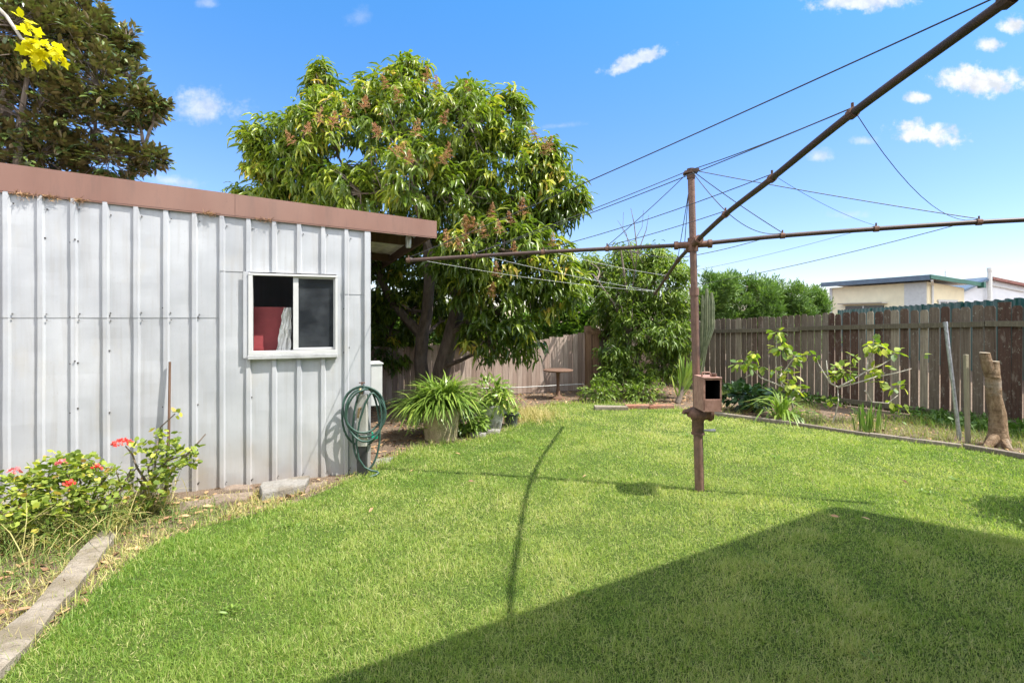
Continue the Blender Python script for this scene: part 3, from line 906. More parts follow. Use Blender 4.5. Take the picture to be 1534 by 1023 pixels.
# --- mango
mg = thing('mango_tree', 'large spreading mango tree with drooping glossy leaves and pink flower spikes behind the shed', 'tree', G(648, 612))
def lobe(px, py, Y, rpx, sq=(1, 1, 1)): 
    r = rpx * Y / FPX
    return (P(px, py, Y), (r * sq[0], r * sq[1], r * sq[2]))
ml = [lobe(610, 235, 8.0, 125), lobe(505, 225, 7.7, 92), lobe(700, 205, 7.9, 82), lobe(765, 275, 7.6, 85), lobe(455, 255, 7.6, 62), lobe(600, 165, 8.0, 62),
      lobe(415, 232, 7.6, 46, (.8, 1, 1.3)), lobe(395, 265, 7.5, 28, (.9, 1, 1.6)), lobe(483, 135, 7.8, 27, (.8, .8, 1.4)), lobe(618, 112, 7.8, 25, (.9, .9, 1.4)),
      lobe(762, 178, 7.6, 36, (.8, .8, 1.3)), lobe(812, 250, 7.4, 42), lobe(838, 295, 7.4, 42), lobe(755, 375, 7.0, 68), lobe(815, 405, 7.1, 52), lobe(700, 375, 6.9, 48),
      lobe(835, 440, 7.2, 36), lobe(760, 455, 7.2, 56), lobe(730, 500, 7.3, 42), lobe(785, 505, 7.4, 34, (1, 1, .9)), lobe(560, 320, 8.2, 80), lobe(650, 300, 9.0, 100),
      lobe(595, 470, 8.7, 52), lobe(575, 540, 8.6, 36), lobe(585, 420, 8.6, 50), lobe(565, 470, 8.8, 36), lobe(660, 450, 8.9, 52), lobe(620, 395, 8.7, 55), lobe(600, 515, 8.9, 42), lobe(700, 480, 9.0, 34), lobe(715, 430, 7.2, 40), lobe(680, 395, 7.2, 36), lobe(700, 185, 7.2, 55), lobe(640, 420, 9.4, 60), lobe(690, 300, 7.2, 60), lobe(620, 260, 6.9, 60), lobe(760, 330, 7.9, 66),
      lobe(400, 305, 7.9, 40), lobe(470, 310, 8.2, 50), lobe(870, 420, 7.6, 14), lobe(372, 200, 7.5, 14, (1, 1, .8)), lobe(480, 112, 7.8, 13, (1, 1, 1.6)), lobe(618, 98, 7.8, 14), lobe(770, 150, 7.6, 12, (.8, .8, 1.6)), lobe(545, 150, 7.9, 22), lobe(700, 140, 7.9, 20), lobe(390, 235, 7.4, 18, (.8, .8, 1.5)), lobe(820, 228, 7.2, 16), lobe(866, 300, 7.3, 14), lobe(365, 290, 7.5, 12, (1.6, 1, .6)), lobe(470, 185, 7.2, 36), lobe(540, 290, 6.9, 34), lobe(505, 275, 7.0, 30)]
cl, od = tree_leaves(ml, 2900, 0, 0, 0, LANCE)
kp = rng.random(len(cl)) < np.where((cl[:, 2] < 2.1) & (cl[:, 1] < 8.6), .78, .95); cl, od = cl[kp], od[kp]
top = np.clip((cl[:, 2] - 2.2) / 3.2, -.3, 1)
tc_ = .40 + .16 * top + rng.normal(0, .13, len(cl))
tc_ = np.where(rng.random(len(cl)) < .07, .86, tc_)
acc = NP(); rosettes(acc, cl, od, 15, .185, .046, LANCE, .78, .45, tc_, .11, .8, .11)
acc.build('crown', F_mango, mg)
tr = MB()
def path(L_, rr, n=8): 
    p = [P(px, py, Y) for px, py, Y in L_]
    tr.tube(p, rr, 9, wob=.07); return p
anch = []
b0 = G(648, 614)
t1 = path([(650, 616, 7.9), (655, 585, 7.9), (662, 550, 7.9), (674, 510, 7.85), (684, 470, 7.8), (690, 440, 7.8), (694, 400, 7.8), (690, 340, 7.8), (680, 270, 7.9)], [.19, .15, .135, .125, .115, .10, .085, .06, .035])
t2 = path([(640, 614, 7.95), (634, 580, 7.98), (630, 540, 8.0), (633, 505, 8.05), (640, 470, 8.1), (643, 420, 8.1), (640, 360, 8.1), (625, 290, 8.0), (610, 230, 8)], [.16, .12, .105, .10, .095, .085, .07, .05, .03])
t3 = path([(678, 500, 7.84), (700, 484, 7.6), (722, 472, 7.45), (750, 466, 7.3), (790, 440, 7.2), (815, 410, 7.1)], [.085, .07, .06, .05, .04, .02])
t4 = path([(634, 505, 8.05), (610, 480, 8.2), (585, 450, 8.4), (572, 420, 8.3), (548, 360, 8.1), (520, 290, 7.9)], [.085, .075, .07, .06, .045, .03])
t5 = path([(688, 450, 7.8), (670, 425, 7.6), (655, 400, 7.4), (640, 360, 7.2), (620, 300, 7.0)], [.07, .06, .05, .04, .02])
t6 = path([(690, 440, 7.8), (712, 400, 7.8), (735, 350, 7.7), (765, 300, 7.6)], [.07, .055, .04, .02])
t7 = path([(662, 550, 7.9), (690, 540, 7.6), (715, 528, 7.4), (735, 515, 7.3)], [.04, .03, .022, .012])
anch = sum([t[3:] for t in (t1, t2, t3, t4, t5, t6, t7)], [])
for c, r in ml:
    if r[0] < .3: continue
    a = min(anch, key=lambda p: (p - c).length + (1.0 if p.z > c.z else 0))
    anch += limbs(tr, a, c, .032, .012)[2:]
tr.build('trunk', M_bark, mg, smooth=True)
tw = MB(); twigs(tw, cl, anch, .35); tw.build('twigs', M_twig, mg)
# flower spikes: one mesh, then copies
def panicle_mesh(n=60, h=.20, r=.075):
    acc = NP()
    z = rng.uniform(0, 1, n) ** .8; az = rng.random(n) * 2 * PI
    rr = r * (1 - z * .85)
    base = np.stack([np.zeros(n), np.zeros(n), z * h], 1)
    y = np.stack([np.cos(az), np.sin(az), np.full(n, .45)], 1)
    acc.inst(LANCE, base, y, np.tile(A([[0, 0, 1]]), (n, 1)) + rng.normal(0, .3, (n, 3)), np.full(n, .007), rr * rng.uniform(.5, 1.5, n), rr, rng.random(n))
    tip = base + y / np.linalg.norm(y, axis=1, keepdims=True) * rr[:, None]
    acc.inst(OVAL, tip, unit_random(n), unit_random(n), np.full(n, .008), np.full(n, .012), np.full(n, .006), rng.random(n))
    return acc
proto = panicle_mesh().build('flower_spike', F_panicle)
proto.parent = mg
spots = [(592, 228, 6.6), (612, 240, 6.6), (697, 358, 6.3), (712, 345, 6.35), (735, 322, 6.4), (765, 330, 6.4), (782, 318, 6.45), (690, 372, 6.3), (822, 222, 7.0), (818, 228, 7.0),
         (826, 365, 6.7), (475, 178, 7.0), (500, 185, 7.0), (460, 195, 7.0), (520, 172, 7.0), (545, 158, 7.1), (580, 128, 7.3), (655, 128, 7.3), (640, 120, 7.3), (702, 135, 7.3),
         (745, 410, 6.5), (700, 340, 6.35), (725, 352, 6.3), (748, 345, 6.35), (620, 200, 6.7), (660, 240, 6.7), (670, 232, 6.7), (570, 200, 6.9), (440, 210, 7.1), (735, 440, 6.6), (672, 365, 6.4),
         (770, 378, 6.4), (660, 180, 7.0), (600, 150, 7.2), (805, 205, 7.1)]
for i, (px, py, Y) in enumerate(spots):
    o = proto if i == 0 else proto.copy()
    if i: COL.objects.link(o); o.parent = mg
    o.location = P(px, py + 6, Y - (.45 if py < 260 else .15)) - mg.location
    o.rotation_euler = (random.uniform(-.5, .5), random.uniform(-.5, .5), random.uniform(0, 6))
    o.scale = (1, 1, 1) if i % 3 else (1.25, 1.25, 1.1)

def tree(name, label, cat, base, trunks, lobes, leafmat, barkmat, n_cl, per, L, Wd, tmpl, droop=.4, outw=.7, tint=.45, tsd=.12, zs=.4, rad=.1, group=None, tw_frac=.3, shell=.7, limb_r=.025, topb=.2):
    root = thing(name, label, cat, base, group)
    cl, od = tree_leaves(lobes, n_cl, 0, 0, 0, tmpl, shell=shell)
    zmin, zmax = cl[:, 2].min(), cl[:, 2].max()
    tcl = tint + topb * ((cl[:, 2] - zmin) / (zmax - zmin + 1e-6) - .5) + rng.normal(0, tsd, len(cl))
    acc = NP(); rosettes(acc, cl, od, per, L, Wd, tmpl, droop, outw, tcl, tsd * .8, zs, rad)
    acc.build('crown', leafmat, root)
    mb = MB(); an = []
    for pts, rr in trunks:
        mb.tube(pts, rr, 8, wob=.06); an += [Vector(p) for p in pts[1:]]
    base_an = list(an)
    for c, r in lobes:
        if r[0] < .24: continue
        a = min(base_an, key=lambda p: (p - c).length + (1.0 if p.z > c.z else 0))
        an += limbs(mb, a, c, limb_r, limb_r * .4)[2:]
    mb.build('trunk', barkmat, root, smooth=True)
    if tw_frac:
        t = MB(); twigs(t, cl, an, tw_frac, .006)
        if len(t.v) > 150: t.build('twigs', barkmat, root)
    return root, cl, an

# --- magnolia at the left, beyond the shed
YM = 10.5
tree('magnolia_tree', 'tall dark magnolia with brown backed leaves beyond the left end of the shed', 'tree', G(-40, 476 + 1073.8 / YM),
     [([P(-40, 574, YM), P(-35, 400, YM), P(-20, 250, YM), P(20, 120, YM), P(40, 20, YM)], [.22, .19, .16, .11, .05]),
      ([P(-20, 250, YM), P(60, 200, YM), P(120, 140, YM), P(160, 110, YM)], [.1, .08, .05, .03]),
      ([P(-30, 320, YM), P(60, 262, YM), P(140, 225, YM), P(220, 235, YM - .3)], [.1, .07, .05, .02]),
      ([P(25, 290, YM - 1), P(28, 200, YM - 1), P(45, 90, YM - .8)], [.08, .06, .03])],
     [lobe(40, 60, YM, 90), lobe(105, 90, YM - .3, 80), lobe(150, 130, YM - .5, 62), lobe(60, 160, YM - .8, 85), lobe(130, 185, YM - .5, 60), lobe(-30, 120, YM, 110), lobe(-20, 10, YM, 90), lobe(75, 5, YM, 70),
      lobe(195, 158, YM - .4, 40, (1.2, 1, .7)), lobe(228, 158, YM - .5, 17, (1.2, 1, .7)), lobe(160, 240, YM - .4, 48, (1.2, 1, .7)), lobe(220, 238, YM - .4, 26, (1.3, 1, .6)), lobe(60, 235, YM - .8, 60), lobe(175, 75, YM, 30), lobe(130, 40, YM, 38),
      lobe(95, 262, YM - .3, 40), lobe(5, 235, YM - .8, 45), lobe(190, 60, YM, 18, (1, 1, 1.3)), lobe(60, -60, YM, 70), lobe(20, 40, YM - 1, 60)],
     F_magn, M_twig, 2300, 13, .175, .068, OVAL, .1, .9, .5, .16, .4, .10, None, .5, .65, .04)

# --- peach tree in the corner
YP = 9.3
pb = G(938, 592)
tree('peach_tree', 'slender leaved peach tree with bare top twigs in the back corner of the yard', 'tree', pb,
     [([P(942, 594, YP), P(942, 540, YP), P(941, 500, YP), P(942, 460, YP), P(935, 410, YP), P(930, 375, YP)], [.06, .045, .04, .035, .025, .012]),
      ([P(946, 594, YP), P(955, 540, YP), P(962, 490, YP), P(960, 440, YP), P(975, 400, YP)], [.05, .04, .035, .03, .012]),
      ([P(941, 500, YP), P(920, 455, YP), P(895, 420, YP)], [.03, .025, .01]),
      ([P(950, 560, YP), P(985, 540, YP - .2), P(1010, 520, YP - .3)], [.03, .02, .01]),
      ([P(942, 470, YP), P(955, 380, YP), P(950, 335, YP), P(945, 312, YP)], [.02, .012, .008, .004]),
      ([P(950, 400, YP), P(938, 350, YP), P(925, 330, YP)], [.012, .006, .003]), ([P(953, 385, YP), P(968, 345, YP), P(972, 322, YP)], [.01, .006, .003]),
      ([P(951, 360, YP), P(962, 340, YP), P(964, 315, YP)], [.006, .004, .003]), ([P(945, 365, YP), P(933, 345, YP), P(934, 318, YP)], [.006, .004, .003])],
     [lobe(945, 430, YP + .7, 58), lobe(900, 420, YP + 1.1, 40), lobe(985, 425, YP, 48), lobe(1010, 455, YP, 34), lobe(910, 470, YP + .8, 32), lobe(955, 490, YP, 46), lobe(1000, 500, YP - .3, 36), lobe(925, 530, YP - .1, 28),
      lobe(935, 385, YP + .9, 26), lobe(985, 388, YP, 26), lobe(930, 442, YP + .1, 30), lobe(1010, 405, YP, 22), lobe(872, 420, YP + 1.2, 20), lobe(940, 560, YP - .2, 32), lobe(990, 560, YP - .2, 30), lobe(912, 560, YP - .2, 20), lobe(1015, 520, YP - .2, 20), lobe(885, 395, YP + 1.1, 20)],
     F_peach, M_twig, 1350, 14, .135, .03, LANCE, .8, .4, .5, .15, .7, .12, None, .35, .5, .014, .25)

# --- hedge conifers beyond the right fence
def conifer(px, py_top, Y, wpx, label):
    base = Vector(((px - CX) / FPX * Y, Y, 0))
    topz = H + (CY - py_top) * Y / FPX; r = wpx * Y / FPX
    lob = []
    for k in range(12):
        t = k / 11
        lob.append((base + Vector((random.uniform(-.8, .8) * r * .75, random.uniform(-.5, .5) * r, topz * (.28 + .62 * t) - .1)), (r * .5 * (1.15 - .45 * t), r * .5, r * .45)))
    lob.append((base + Vector((random.uniform(-.3, .3) * r, 0, topz - r * .3)), (r * .3, r * .3, r * .35)))
    tree('conifer_bush', label, 'conifer', base, [([base, base + Vector((0, 0, topz * .9))], [.09, .02])], lob, F_hedge, M_twig, 900, 22, .15, .034, LANCE, -.45, .9, .45, .14, .2, .16,
         'conifers beyond the side fence', .0, .6, .02, .25)
conifer(1072, 411, 15, 46, 'dark conifer just right of the clothes line pole beyond the fence')
conifer(1122, 414, 15.5, 54, 'rounded conifer in the middle of the hedge beyond the side fence')
conifer(1174, 424, 16, 48, 'conifer with a thin upright tip beyond the fence, second from the cream house')
conifer(1220, 435, 17, 38, 'lowest conifer, beside the left wall of the cream house')
# shrubs behind the back fence
def bush(px, py_top, Y, wpx, label, n=380):
    base = Vector(((px - CX) / FPX * Y, Y, 0)); topz = H + (CY - py_top) * Y / FPX; r = wpx * Y / FPX
    lob = [(base + Vector((random.uniform(-.7, .7) * r, random.uniform(-.4, .4) * r, topz * random.uniform(.45, .85))), (r * .55, r * .5, r * .42)) for _ in range(7)]
    tree('garden_shrub', label, 'shrub', base, [([base, base + Vector((.05, 0, topz * .7))], [.06, .02])], lob, F_shrub, M_twig, n, 14, .13, .05, OVAL, .2, .7, .5, .14, .3, .13, 'shrubs beyond the back fence', 0, .5, .02)
bush(862, 440, 11.6, 36, 'bright green shrub showing over the back fence left of the corner post')
bush(800, 458, 12, 52, 'broad green shrub beyond the back fence behind the low mango branches', 520)
bush(700, 462, 12, 52, 'dark shrub seen between the mango trunks over the back fence', 520)
bush(600, 455, 11.6, 60, 'shaded shrub behind the shed end of the back fence', 520)

# ------------------------------------------------------------------ fences
def paling_fence(name, label, cat, a, c, hA, hB, zrail_top, zrail_bot, mat, railmat, wid, dog, hfun=None, rails_side=1, tintf=None, gaps=(.003, .008), posts=()):
    a, c = Vector(a), Vector(c)
    d = (c - a); Lh = d.length; d.normalize(); side = Vector((d.y, -d.x, 0)) * rails_side
    root = thing(name, label, cat, a)
    b = MB(); x = 0.0
    while x < Lh:
        w = wid * random.uniform(.86, 1.12)
        t = (x + w / 2) / Lh
        h = (hA + (hB - hA) * t if hfun is None else hfun(t)) + random.uniform(-.02, .02)
        b.tint = tintf(t) if tintf else random.random() ** 1.3
        gap = random.uniform(*gaps)
        lean = random.uniform(-.006, .006)
        p0 = a + d * (x + gap / 2); p1 = a + d * (x + w - gap / 2)
        th = .011; off = side * random.uniform(-.003, .003)
        up = Vector((0, 0, 1))
        ww = (p1 - p0).length
        ring2 = [(0, .015), (ww, .015), (ww, h - dog), (ww - dog * .62, h), (dog * .62, h), (0, h - dog)] if dog else [(0, .015), (ww, .015), (ww, h + random.uniform(-.006, .006)), (0, h)]
        ring = [p0 + d * (q[0] + lean * q[1]) + up * q[1] + off for q in ring2]
        b.prism(ring, -side * th)
        x += w
    b.build('palings', mat, root)
    for zf, hh in ((zrail_top, .036), (zrail_bot, .036)):
        nseg = max(1, round(Lh / 2.6))
        for k in range(nseg):
            t0, t1 = k / nseg, (k + 1) / nseg
            rb_ = MB(); rb_.tint = random.random()
            p0, p1 = a + d * (Lh * t0 + .003), a + d * (Lh * t1 - .003)
            z0, z1 = zf(t0) + random.uniform(-.012, .012), zf(t1) + random.uniform(-.012, .012)
            rb_.prism([p0 + Vector((0, 0, z0 - hh)) + side * .004, p1 + Vector((0, 0, z1 - hh)) + side * .004, p1 + Vector((0, 0, z1 + hh)) + side * .004, p0 + Vector((0, 0, z0 + hh)) + side * .004], side * .042)
            rb_.build('rail', railmat, root, bevel=.003)
    for (t, ht, hw, mt) in posts:
        pbm = MB(); pbm.tint = random.random()
        q = a + d * (Lh * t)
        pbm.obox(q + side * (.05 + hw) + Vector((0, 0, ht / 2)), d * hw, side * hw, Vector((0, 0, ht / 2)))
        pbm.build('post', mt, root, bevel=.004)
    return root
RF0 = Vector((3.97, 10.4, 0)); rfd = Vector((-.506, .862, 0)).normalized()
RC = Vector((3.70, 10.86, 0))                                # yard corner
RN = RF0 - rfd * 9.2
Lr = (RN - RC).length
tj = (RF0 - rfd * 4.52 - RC).length / Lr                     # the tall post where the section changes
def rh(t):
    return 1.33 + .24 * min(t / tj, 1) if t < tj else 1.56
def rtint(t):
    r = random.random()
    if r < .10: return random.uniform(.88, 1)
    if t < .3: return random.uniform(.4, .85)
    return random.random() ** 1.4 * .75
rf = paling_fence('paling_fence', 'dark brown peeling paling fence with clipped tops along the right side', 'fence', RC, RN, 0, 0, lambda t: rh(t) - .235, lambda t: .085,
             M_fence, M_rail, .118, .03, rh, 1, rtint, (.008, .023))
b = MB(); b.tint = .05
jp = RC + (RN - RC) * tj; sd = Vector((-.862, -.506, 0))
b.obox(jp + sd * .012 + Vector((0, 0, .80)), rfd * .062, sd * .012, Vector((0, 0, .80)))
b.build('cover_paling', M_fence, rf)

BF0 = Vector((.41, 9.5, 0))
BL = BF0 - u * 4.0; BR = BF0 + u * 1.13; BE = RC
def bh(t):
    return .93 + .0 * t if t < .74 else .93 + (t - .74) / .26 * .20
paling_fence('paling_fence', 'low sunlit fence of grey pink palings along the back behind the mango tree', 'fence', BL, BR - u * .03, 0, 0, lambda t: bh(t) - .12, lambda t: .12,
             M_fenceback, M_fpost, .10, 0, bh, -1, None)
b = MB(); b.tint = .6
pp = BR + nrm * .02
b.obox(pp + Vector((0, 0, .62)), u * .055, nrm * .05, Vector((0, 0, .62)))
b.obox(pp + u * .17 + Vector((0, 0, .60)), u * .075, nrm * .03, Vector((0, 0, .60)))
b.obox(pp + u * .10 + nrm * .03 + Vector((0, 0, 1.12)), u * .17, nrm * .02, Vector((0, 0, .04)))
tag(b.build('fence_post', M_fpost, origin=pp, bevel=.006), 'stout brown post ending the low back fence beside the peach tree', 'post')
paling_fence('paling_fence', 'shaded dark palings behind the peach tree closing the back corner', 'fence', BR + u * .26, BE, 0, 0, lambda t: 1.1, lambda t: .12,
             M_fence, M_rail, .11, .03, lambda t: 1.16 + .16 * t, -1, lambda t: random.uniform(.2, .6))
# pale rope-like rail line along the back fence
b = MB()
w0, w1 = P(690, 583, 8.9), P(875, 575, 9.4)
b.tube([w0, w0.lerp(w1, .5) - Vector((0, 0, .012)), w1], .009, 6)
tag(b.build('irrigation_pipe', M_wirepale, origin=(w0 + w1) / 2), 'thin pale pipe running low in front of the back fence', 'pipe')

# green sheet fence of the neighbour
g0, g1 = Vector((10.6, 9.2, 0)), Vector((16.6, 26, 0))
gf = thing('sheet_metal_fence', 'dark green metal sheet fence with scalloped top behind the brown paling fence', 'fence', g0)
b = MB(); nseg = 150
vs, fs = [], []
gd = (g1 - g0); gl = gd.length; gd.normalize(); gs = Vector((-gd.y, gd.x, 0))
for i in range(nseg + 1):
    t = i / nseg; p = g0 + gd * gl * t + gs * (.03 if (i % 4) < 2 else 0)
    zt = 1.83 - .06 * t + (.03 if (i % 4) < 2 else 0)
    vs += [p, p + Vector((0, 0, zt))]
for i in range(nseg): fs.append((2 * i, 2 * i + 2, 2 * i + 3, 2 * i + 1))
b.add(vs, fs); b.build('sheets', M_green, gf)
for k in range(8):
    pm = MB(); p = g0 + gd * gl * k / 7 + gs * .02
    pm.obox(p + Vector((0, 0, .93 - .03 * k / 7)), gd * .03, gs * .035, Vector((0, 0, .93 - .03 * k / 7))); pm.build('post', M_green, gf)

# ------------------------------------------------------------------ neighbour houses
hc = Vector((19.65, 24, 0))
lv = Vector((-1.65, 5.5, 0)).normalized(); rv = Vector((lv.y, -lv.x, 0))
ch = thing('cream_house', 'cream walled flat roofed house with blue grey gutter beyond the fences', 'house', hc)
LL, RR = 5.9, 3.35
wc = hc + lv * .45 + rv * .42
b = MB()
def slab(b, p, a, c, z0, z1a, z1b=None):
    z1b = z1a if z1b is None else z1b
    q = [p, p + a, p + a + c, p + c]
    b.add([Vector((v.x, v.y, z0)) for v in q] + [Vector((q[0].x, q[0].y, z1a)), Vector((q[1].x, q[1].y, z1a)), Vector((q[2].x, q[2].y, z1b)), Vector((q[3].x, q[3].y, z1b))],
          [(0, 3, 2, 1), (4, 5, 6, 7), (0, 1, 5, 4), (1, 2, 6, 5), (2, 3, 7, 6), (3, 0, 4, 7)])
slab(b, wc, lv * (LL - .6), rv * (RR - .85), 0, 3.12, 2.86)
b.build('wall', M_cream, ch)
b = MB()
def rz(t): return 3.40 - .31 * t
p = hc
b.add([Vector((*(p + lv * a * LL + rv * c * RR).xy, rz(c) - o)) for o in (.05, .02) for a in (0, 1) for c in (0, 1)], [(0, 1, 3, 2), (4, 6, 7, 5), (0, 2, 6, 4), (1, 5, 7, 3), (0, 4, 5, 1), (2, 3, 7, 6)])
b.build('roof', M_white, ch)
b = MB(); b.prism([Vector((*(p + lv * x).xy, z)) for x, z in ((0, rz(0) - .22), (LL, rz(0) - .22), (LL, rz(0) + .02), (0, rz(0) + .02))], -rv * .1)
b.build('gutter', M_gutter, ch)
b = MB(); b.prism([Vector((*(p + rv * x - rv * .1 * (x == 0)).xy, z)) for x, z in ((0, rz(0) - .17), (RR, rz(1) - .17), (RR, rz(1) + .02), (0, rz(0) + .02))], -lv * .07)
b.obox(p + rv * (RR + .02) - lv * .02 + Vector((0, 0, rz(1) - .1)), rv * .07, lv * .14, Vector((0, 0, .14)))
b.build('barge', M_gutterg, ch)
b = MB()
b.obox(wc + lv * .55 - rv * .012 + Vector((0, 0, 1.5)), lv * .52, rv * .02, Vector((0, 0, 1.6)))
b.build('corner_trim', M_white, ch); b = MB()
b.obox(wc + lv * (LL - .68) - rv * .012 + Vector((0, 0, 1.5)), lv * .09, rv * .02, Vector((0, 0, 1.6)))
b.build('corner_trim', M_white, ch); b = MB()
b.tube([hc + rv * .05 - lv * .0 + Vector((0, 0, 3.16)), wc - lv * .06 + rv * .25 + Vector((0, 0, 2.95)), wc - lv * .06 + rv * .25], .05, 8)
b.build('downpipe', M_white, ch)
for pos, wl, z0, z1 in ((wc + lv * 2.7 - rv * .03, lv * 1.35, 1.55, 2.05),):
    b = MB(); b.obox(pos + lv * .5 + Vector((0, 0, (z0 + z1) / 2)), wl * .8, rv * .03, Vector((0, 0, (z1 - z0) / 2))); wn = b.build('window', M_pane, ch)
    b = MB(); b.obox(pos + lv * .5 - rv * .16 + Vector((0, 0, z1 + .12)), wl * .95, rv * .2, Vector((0, 0, .03)) - rv * .03); b.build('awning', M_white, wn)
    b = MB(); b.obox(pos + lv * .5 - rv * .01 + Vector((0, 0, (z0 + z1) / 2)), lv * .04, rv * .045, Vector((0, 0, (z1 - z0) / 2))); b.build('mullion', M_white, wn)
b = MB(); b.obox(wc + rv * 1.3 - lv * .02 + Vector((0, 0, 1.85)), rv * .55, lv * .02, Vector((0, 0, .33))); wn = b.build('window', M_pane, ch)
b = MB()
for x in (-.57, 0, .57): b.obox(wc + rv * (1.3 + x) - lv * .035 + Vector((0, 0, 1.85)), rv * .04, lv * .03, Vector((0, 0, .36)))
b.obox(wc + rv * 1.3 - lv * .035 + Vector((0, 0, 2.22)), rv * .66, lv * .035, Vector((0, 0, .05)))
b.build('window_frame', M_white, wn)
# antenna
b = MB(); ap = P(1416, 412, 26)
b.tube([ap - Vector((0, 0, .35)), ap + Vector((0, 0, .25))], .02, 5); b.tube([ap + Vector((-.35, 0, .2)), ap + Vector((.35, 0, .2))], .014, 5)
b.build('antenna', M_galv, ch)

wh = thing('white_house', 'white walled house with red tiled roof at the far right beyond the fences', 'house', Vector((28.5, 31, 0)))
b = MB()
ys = 31.0
def wpt(px, py): q = P(px, py, ys); return q
ring = [Vector((wpt(1425, 476).x, ys, 0)), Vector((wpt(1640, 476).x, ys, 0)), wpt(1640, 452), wpt(1484, 419), wpt(1425, 443)]
b.prism(ring, (0, 8, 0)); b.build('wall', M_whitewall, wh)
b = MB()
def roofstrip(b, p0, p1, th, back=8.3): b.prism([p0, p1, p1 + Vector((0, 0, th)), p0 + Vector((0, 0, th))], (0, back, 0))
sh = Vector((0, -.3, 0))
roofstrip(b, wpt(1481, 419) + sh, wpt(1655, 455) + sh, .16); rr_ = b.build('roof', M_tile, wh)
b = MB(); roofstrip(b, wpt(1415, 448) + sh, wpt(1480, 419) + sh, .14); b.build('roof', M_gutter, wh)
b = MB(); vp = wpt(1477, 440); b.tube([Vector((vp.x, ys - .25, 0)), Vector((vp.x, ys - .25, H + (CY - 405) * ys / FPX))], .115, 10); b.tube([Vector((vp.x, ys - .25, H + (CY - 407) * ys / FPX)), Vector((vp.x, ys - .25, H + (CY - 402) * ys / FPX))], .14, 10)
b.build('vent_pipe', M_white, wh)
b = MB(); b.obox(P(1510, 432, ys - .05), Vector((1.0, 0, -.2)), Vector((0, .05, 0)), Vector((0, 0, .04))); b.build('eave_trim', M_white, wh)

# ------------------------------------------------------------------ clothes line
hub = Vector((1.463, 4.14, 1.99)); pbase = Vector((1.519, 4.146, 0)); ptop = Vector((1.444, 4.13, 2.58))
hl = thing('rotary_clothes_line', 'old rusty rotary clothes hoist with four long pipe arms and sagging wires', 'clothes line', pbase)
def pz(z): return pbase.lerp(ptop, z / 2.58)
b = MB()
b.tube([pz(-.05), pz(.5)], .0365, 18); b.tube([pz(.5), pz(1.58)], .032, 18); b.tube([pz(1.58), pz(1.64)], .038, 18); b.tube([pz(1.64), pz(2.57)], .027, 18)
b.build('pole', M_pipe, hl, smooth=True)
b = MB()
b.lathe(pz(.52), [(.036, -.065), (.052, -.062), (.052, -.048), (.046, -.045), (.047, .05), (.055, .06), (.055, .075), (.05, .078)], 20)
b.lathe(pz(.64), [(.05, -.045), (.078, -.04), (.084, -.02), (.080, .0), (.06, .03), (.036, .04)], 20)
q = pz(.62)
b.tube([q + Vector((.03, -.01, .01)), q + Vector((.115, -.02, .01))], .052, 18)
b.tube([q + Vector((.085, -.018, .01)), q + Vector((.10, -.019, .01))], .062, 18)
b.tube([q + Vector((-.02, 0, .035)), q + Vector((-.115, -.01, .02)), q + Vector((-.12, -.01, .005))], [.03, .018, .012], 8)
b.build('winding_gear', M_cast, hl, smooth=True)
b = MB(); q = pz(.495)
b.tube([q + Vector((.03, -.02, 0)), q + Vector((.085, -.035, .0)), q + Vector((.125, -.04, .002))], [.008, .012, .014], 8); b.build('crank_stub', M_galv, hl, smooth=True)
b = MB(); b.tube([hub - Vector((-.002, 0, .055)), hub + Vector((-.002, 0, .055))], .04, 16)
for v in (Vector((.985, -.2, .03)), Vector((-.98, .19, -.03)), Vector((0, -1, .18)), Vector((.14, .97, -.1))):
    v = v.normalized(); b.tube([hub, hub + v * .13], .027, 12); b.tube([hub + v * .115, hub + v * .145], .034, 12)
b.build('hub', M_cast, hl, smooth=True)
b = MB(); b.obox(ptop + Vector((0, 0, -.005)), Vector((.055, -.01, .008)), Vector((.006, .04, 0)), Vector((0, 0, .010))); b.tube([ptop - Vector((0, 0, .06)), ptop + Vector((0, 0, .02))], .033, 14)
b.build('top_cap', M_cast, hl)
arms = {
    'F': [hub, Vector((1.46, 3.5, 2.106)), Vector((1.452, 2.86, 2.178)), Vector((1.476, 2.22, 2.286)), Vector((1.51, 1.56, 2.368)), Vector((1.512, 1.46, 2.376))],
    'B': [hub, Vector((1.555, 4.8, 1.935)), Vector((1.655, 5.5, 1.83)), Vector((1.755, 6.26, 1.70))],
    'L': [hub, hub.lerp(Vector((-.93, 4.6, 1.915)), .28) + Vector((0, 0, .005)), hub.lerp(Vector((-.93, 4.6, 1.915)), .5) + Vector((0, 0, .006)), hub.lerp(Vector((-.93, 4.6, 1.915)), .75) + Vector((0, 0, .004)), Vector((-.93, 4.6, 1.915))],
    'R': [hub, Vector((2.10, 3.975, 2.035)), Vector((2.72, 3.825, 2.063)), Vector((3.347, 3.67, 2.084)), Vector((3.99, 3.515, 2.095)), Vector((4.05, 3.50, 2.097))],
}
def smooth_path(p, k=6):
    out = []
    for i in range(len(p) - 1):
        p0, p1, p2, p3 = p[max(i - 1, 0)], p[i], p[i + 1], p[min(i + 2, len(p) - 1)]
        for j in range(k):
            t = j / k
            out.append(.5 * ((2 * p1) + (p2 - p0) * t + (2 * p0 - 5 * p1 + 4 * p2 - p3) * t * t + (3 * p1 - p0 - 3 * p2 + p3) * t ** 3))
    return out + [p[-1]]
wires = {k: v for k, v in arms.items()}
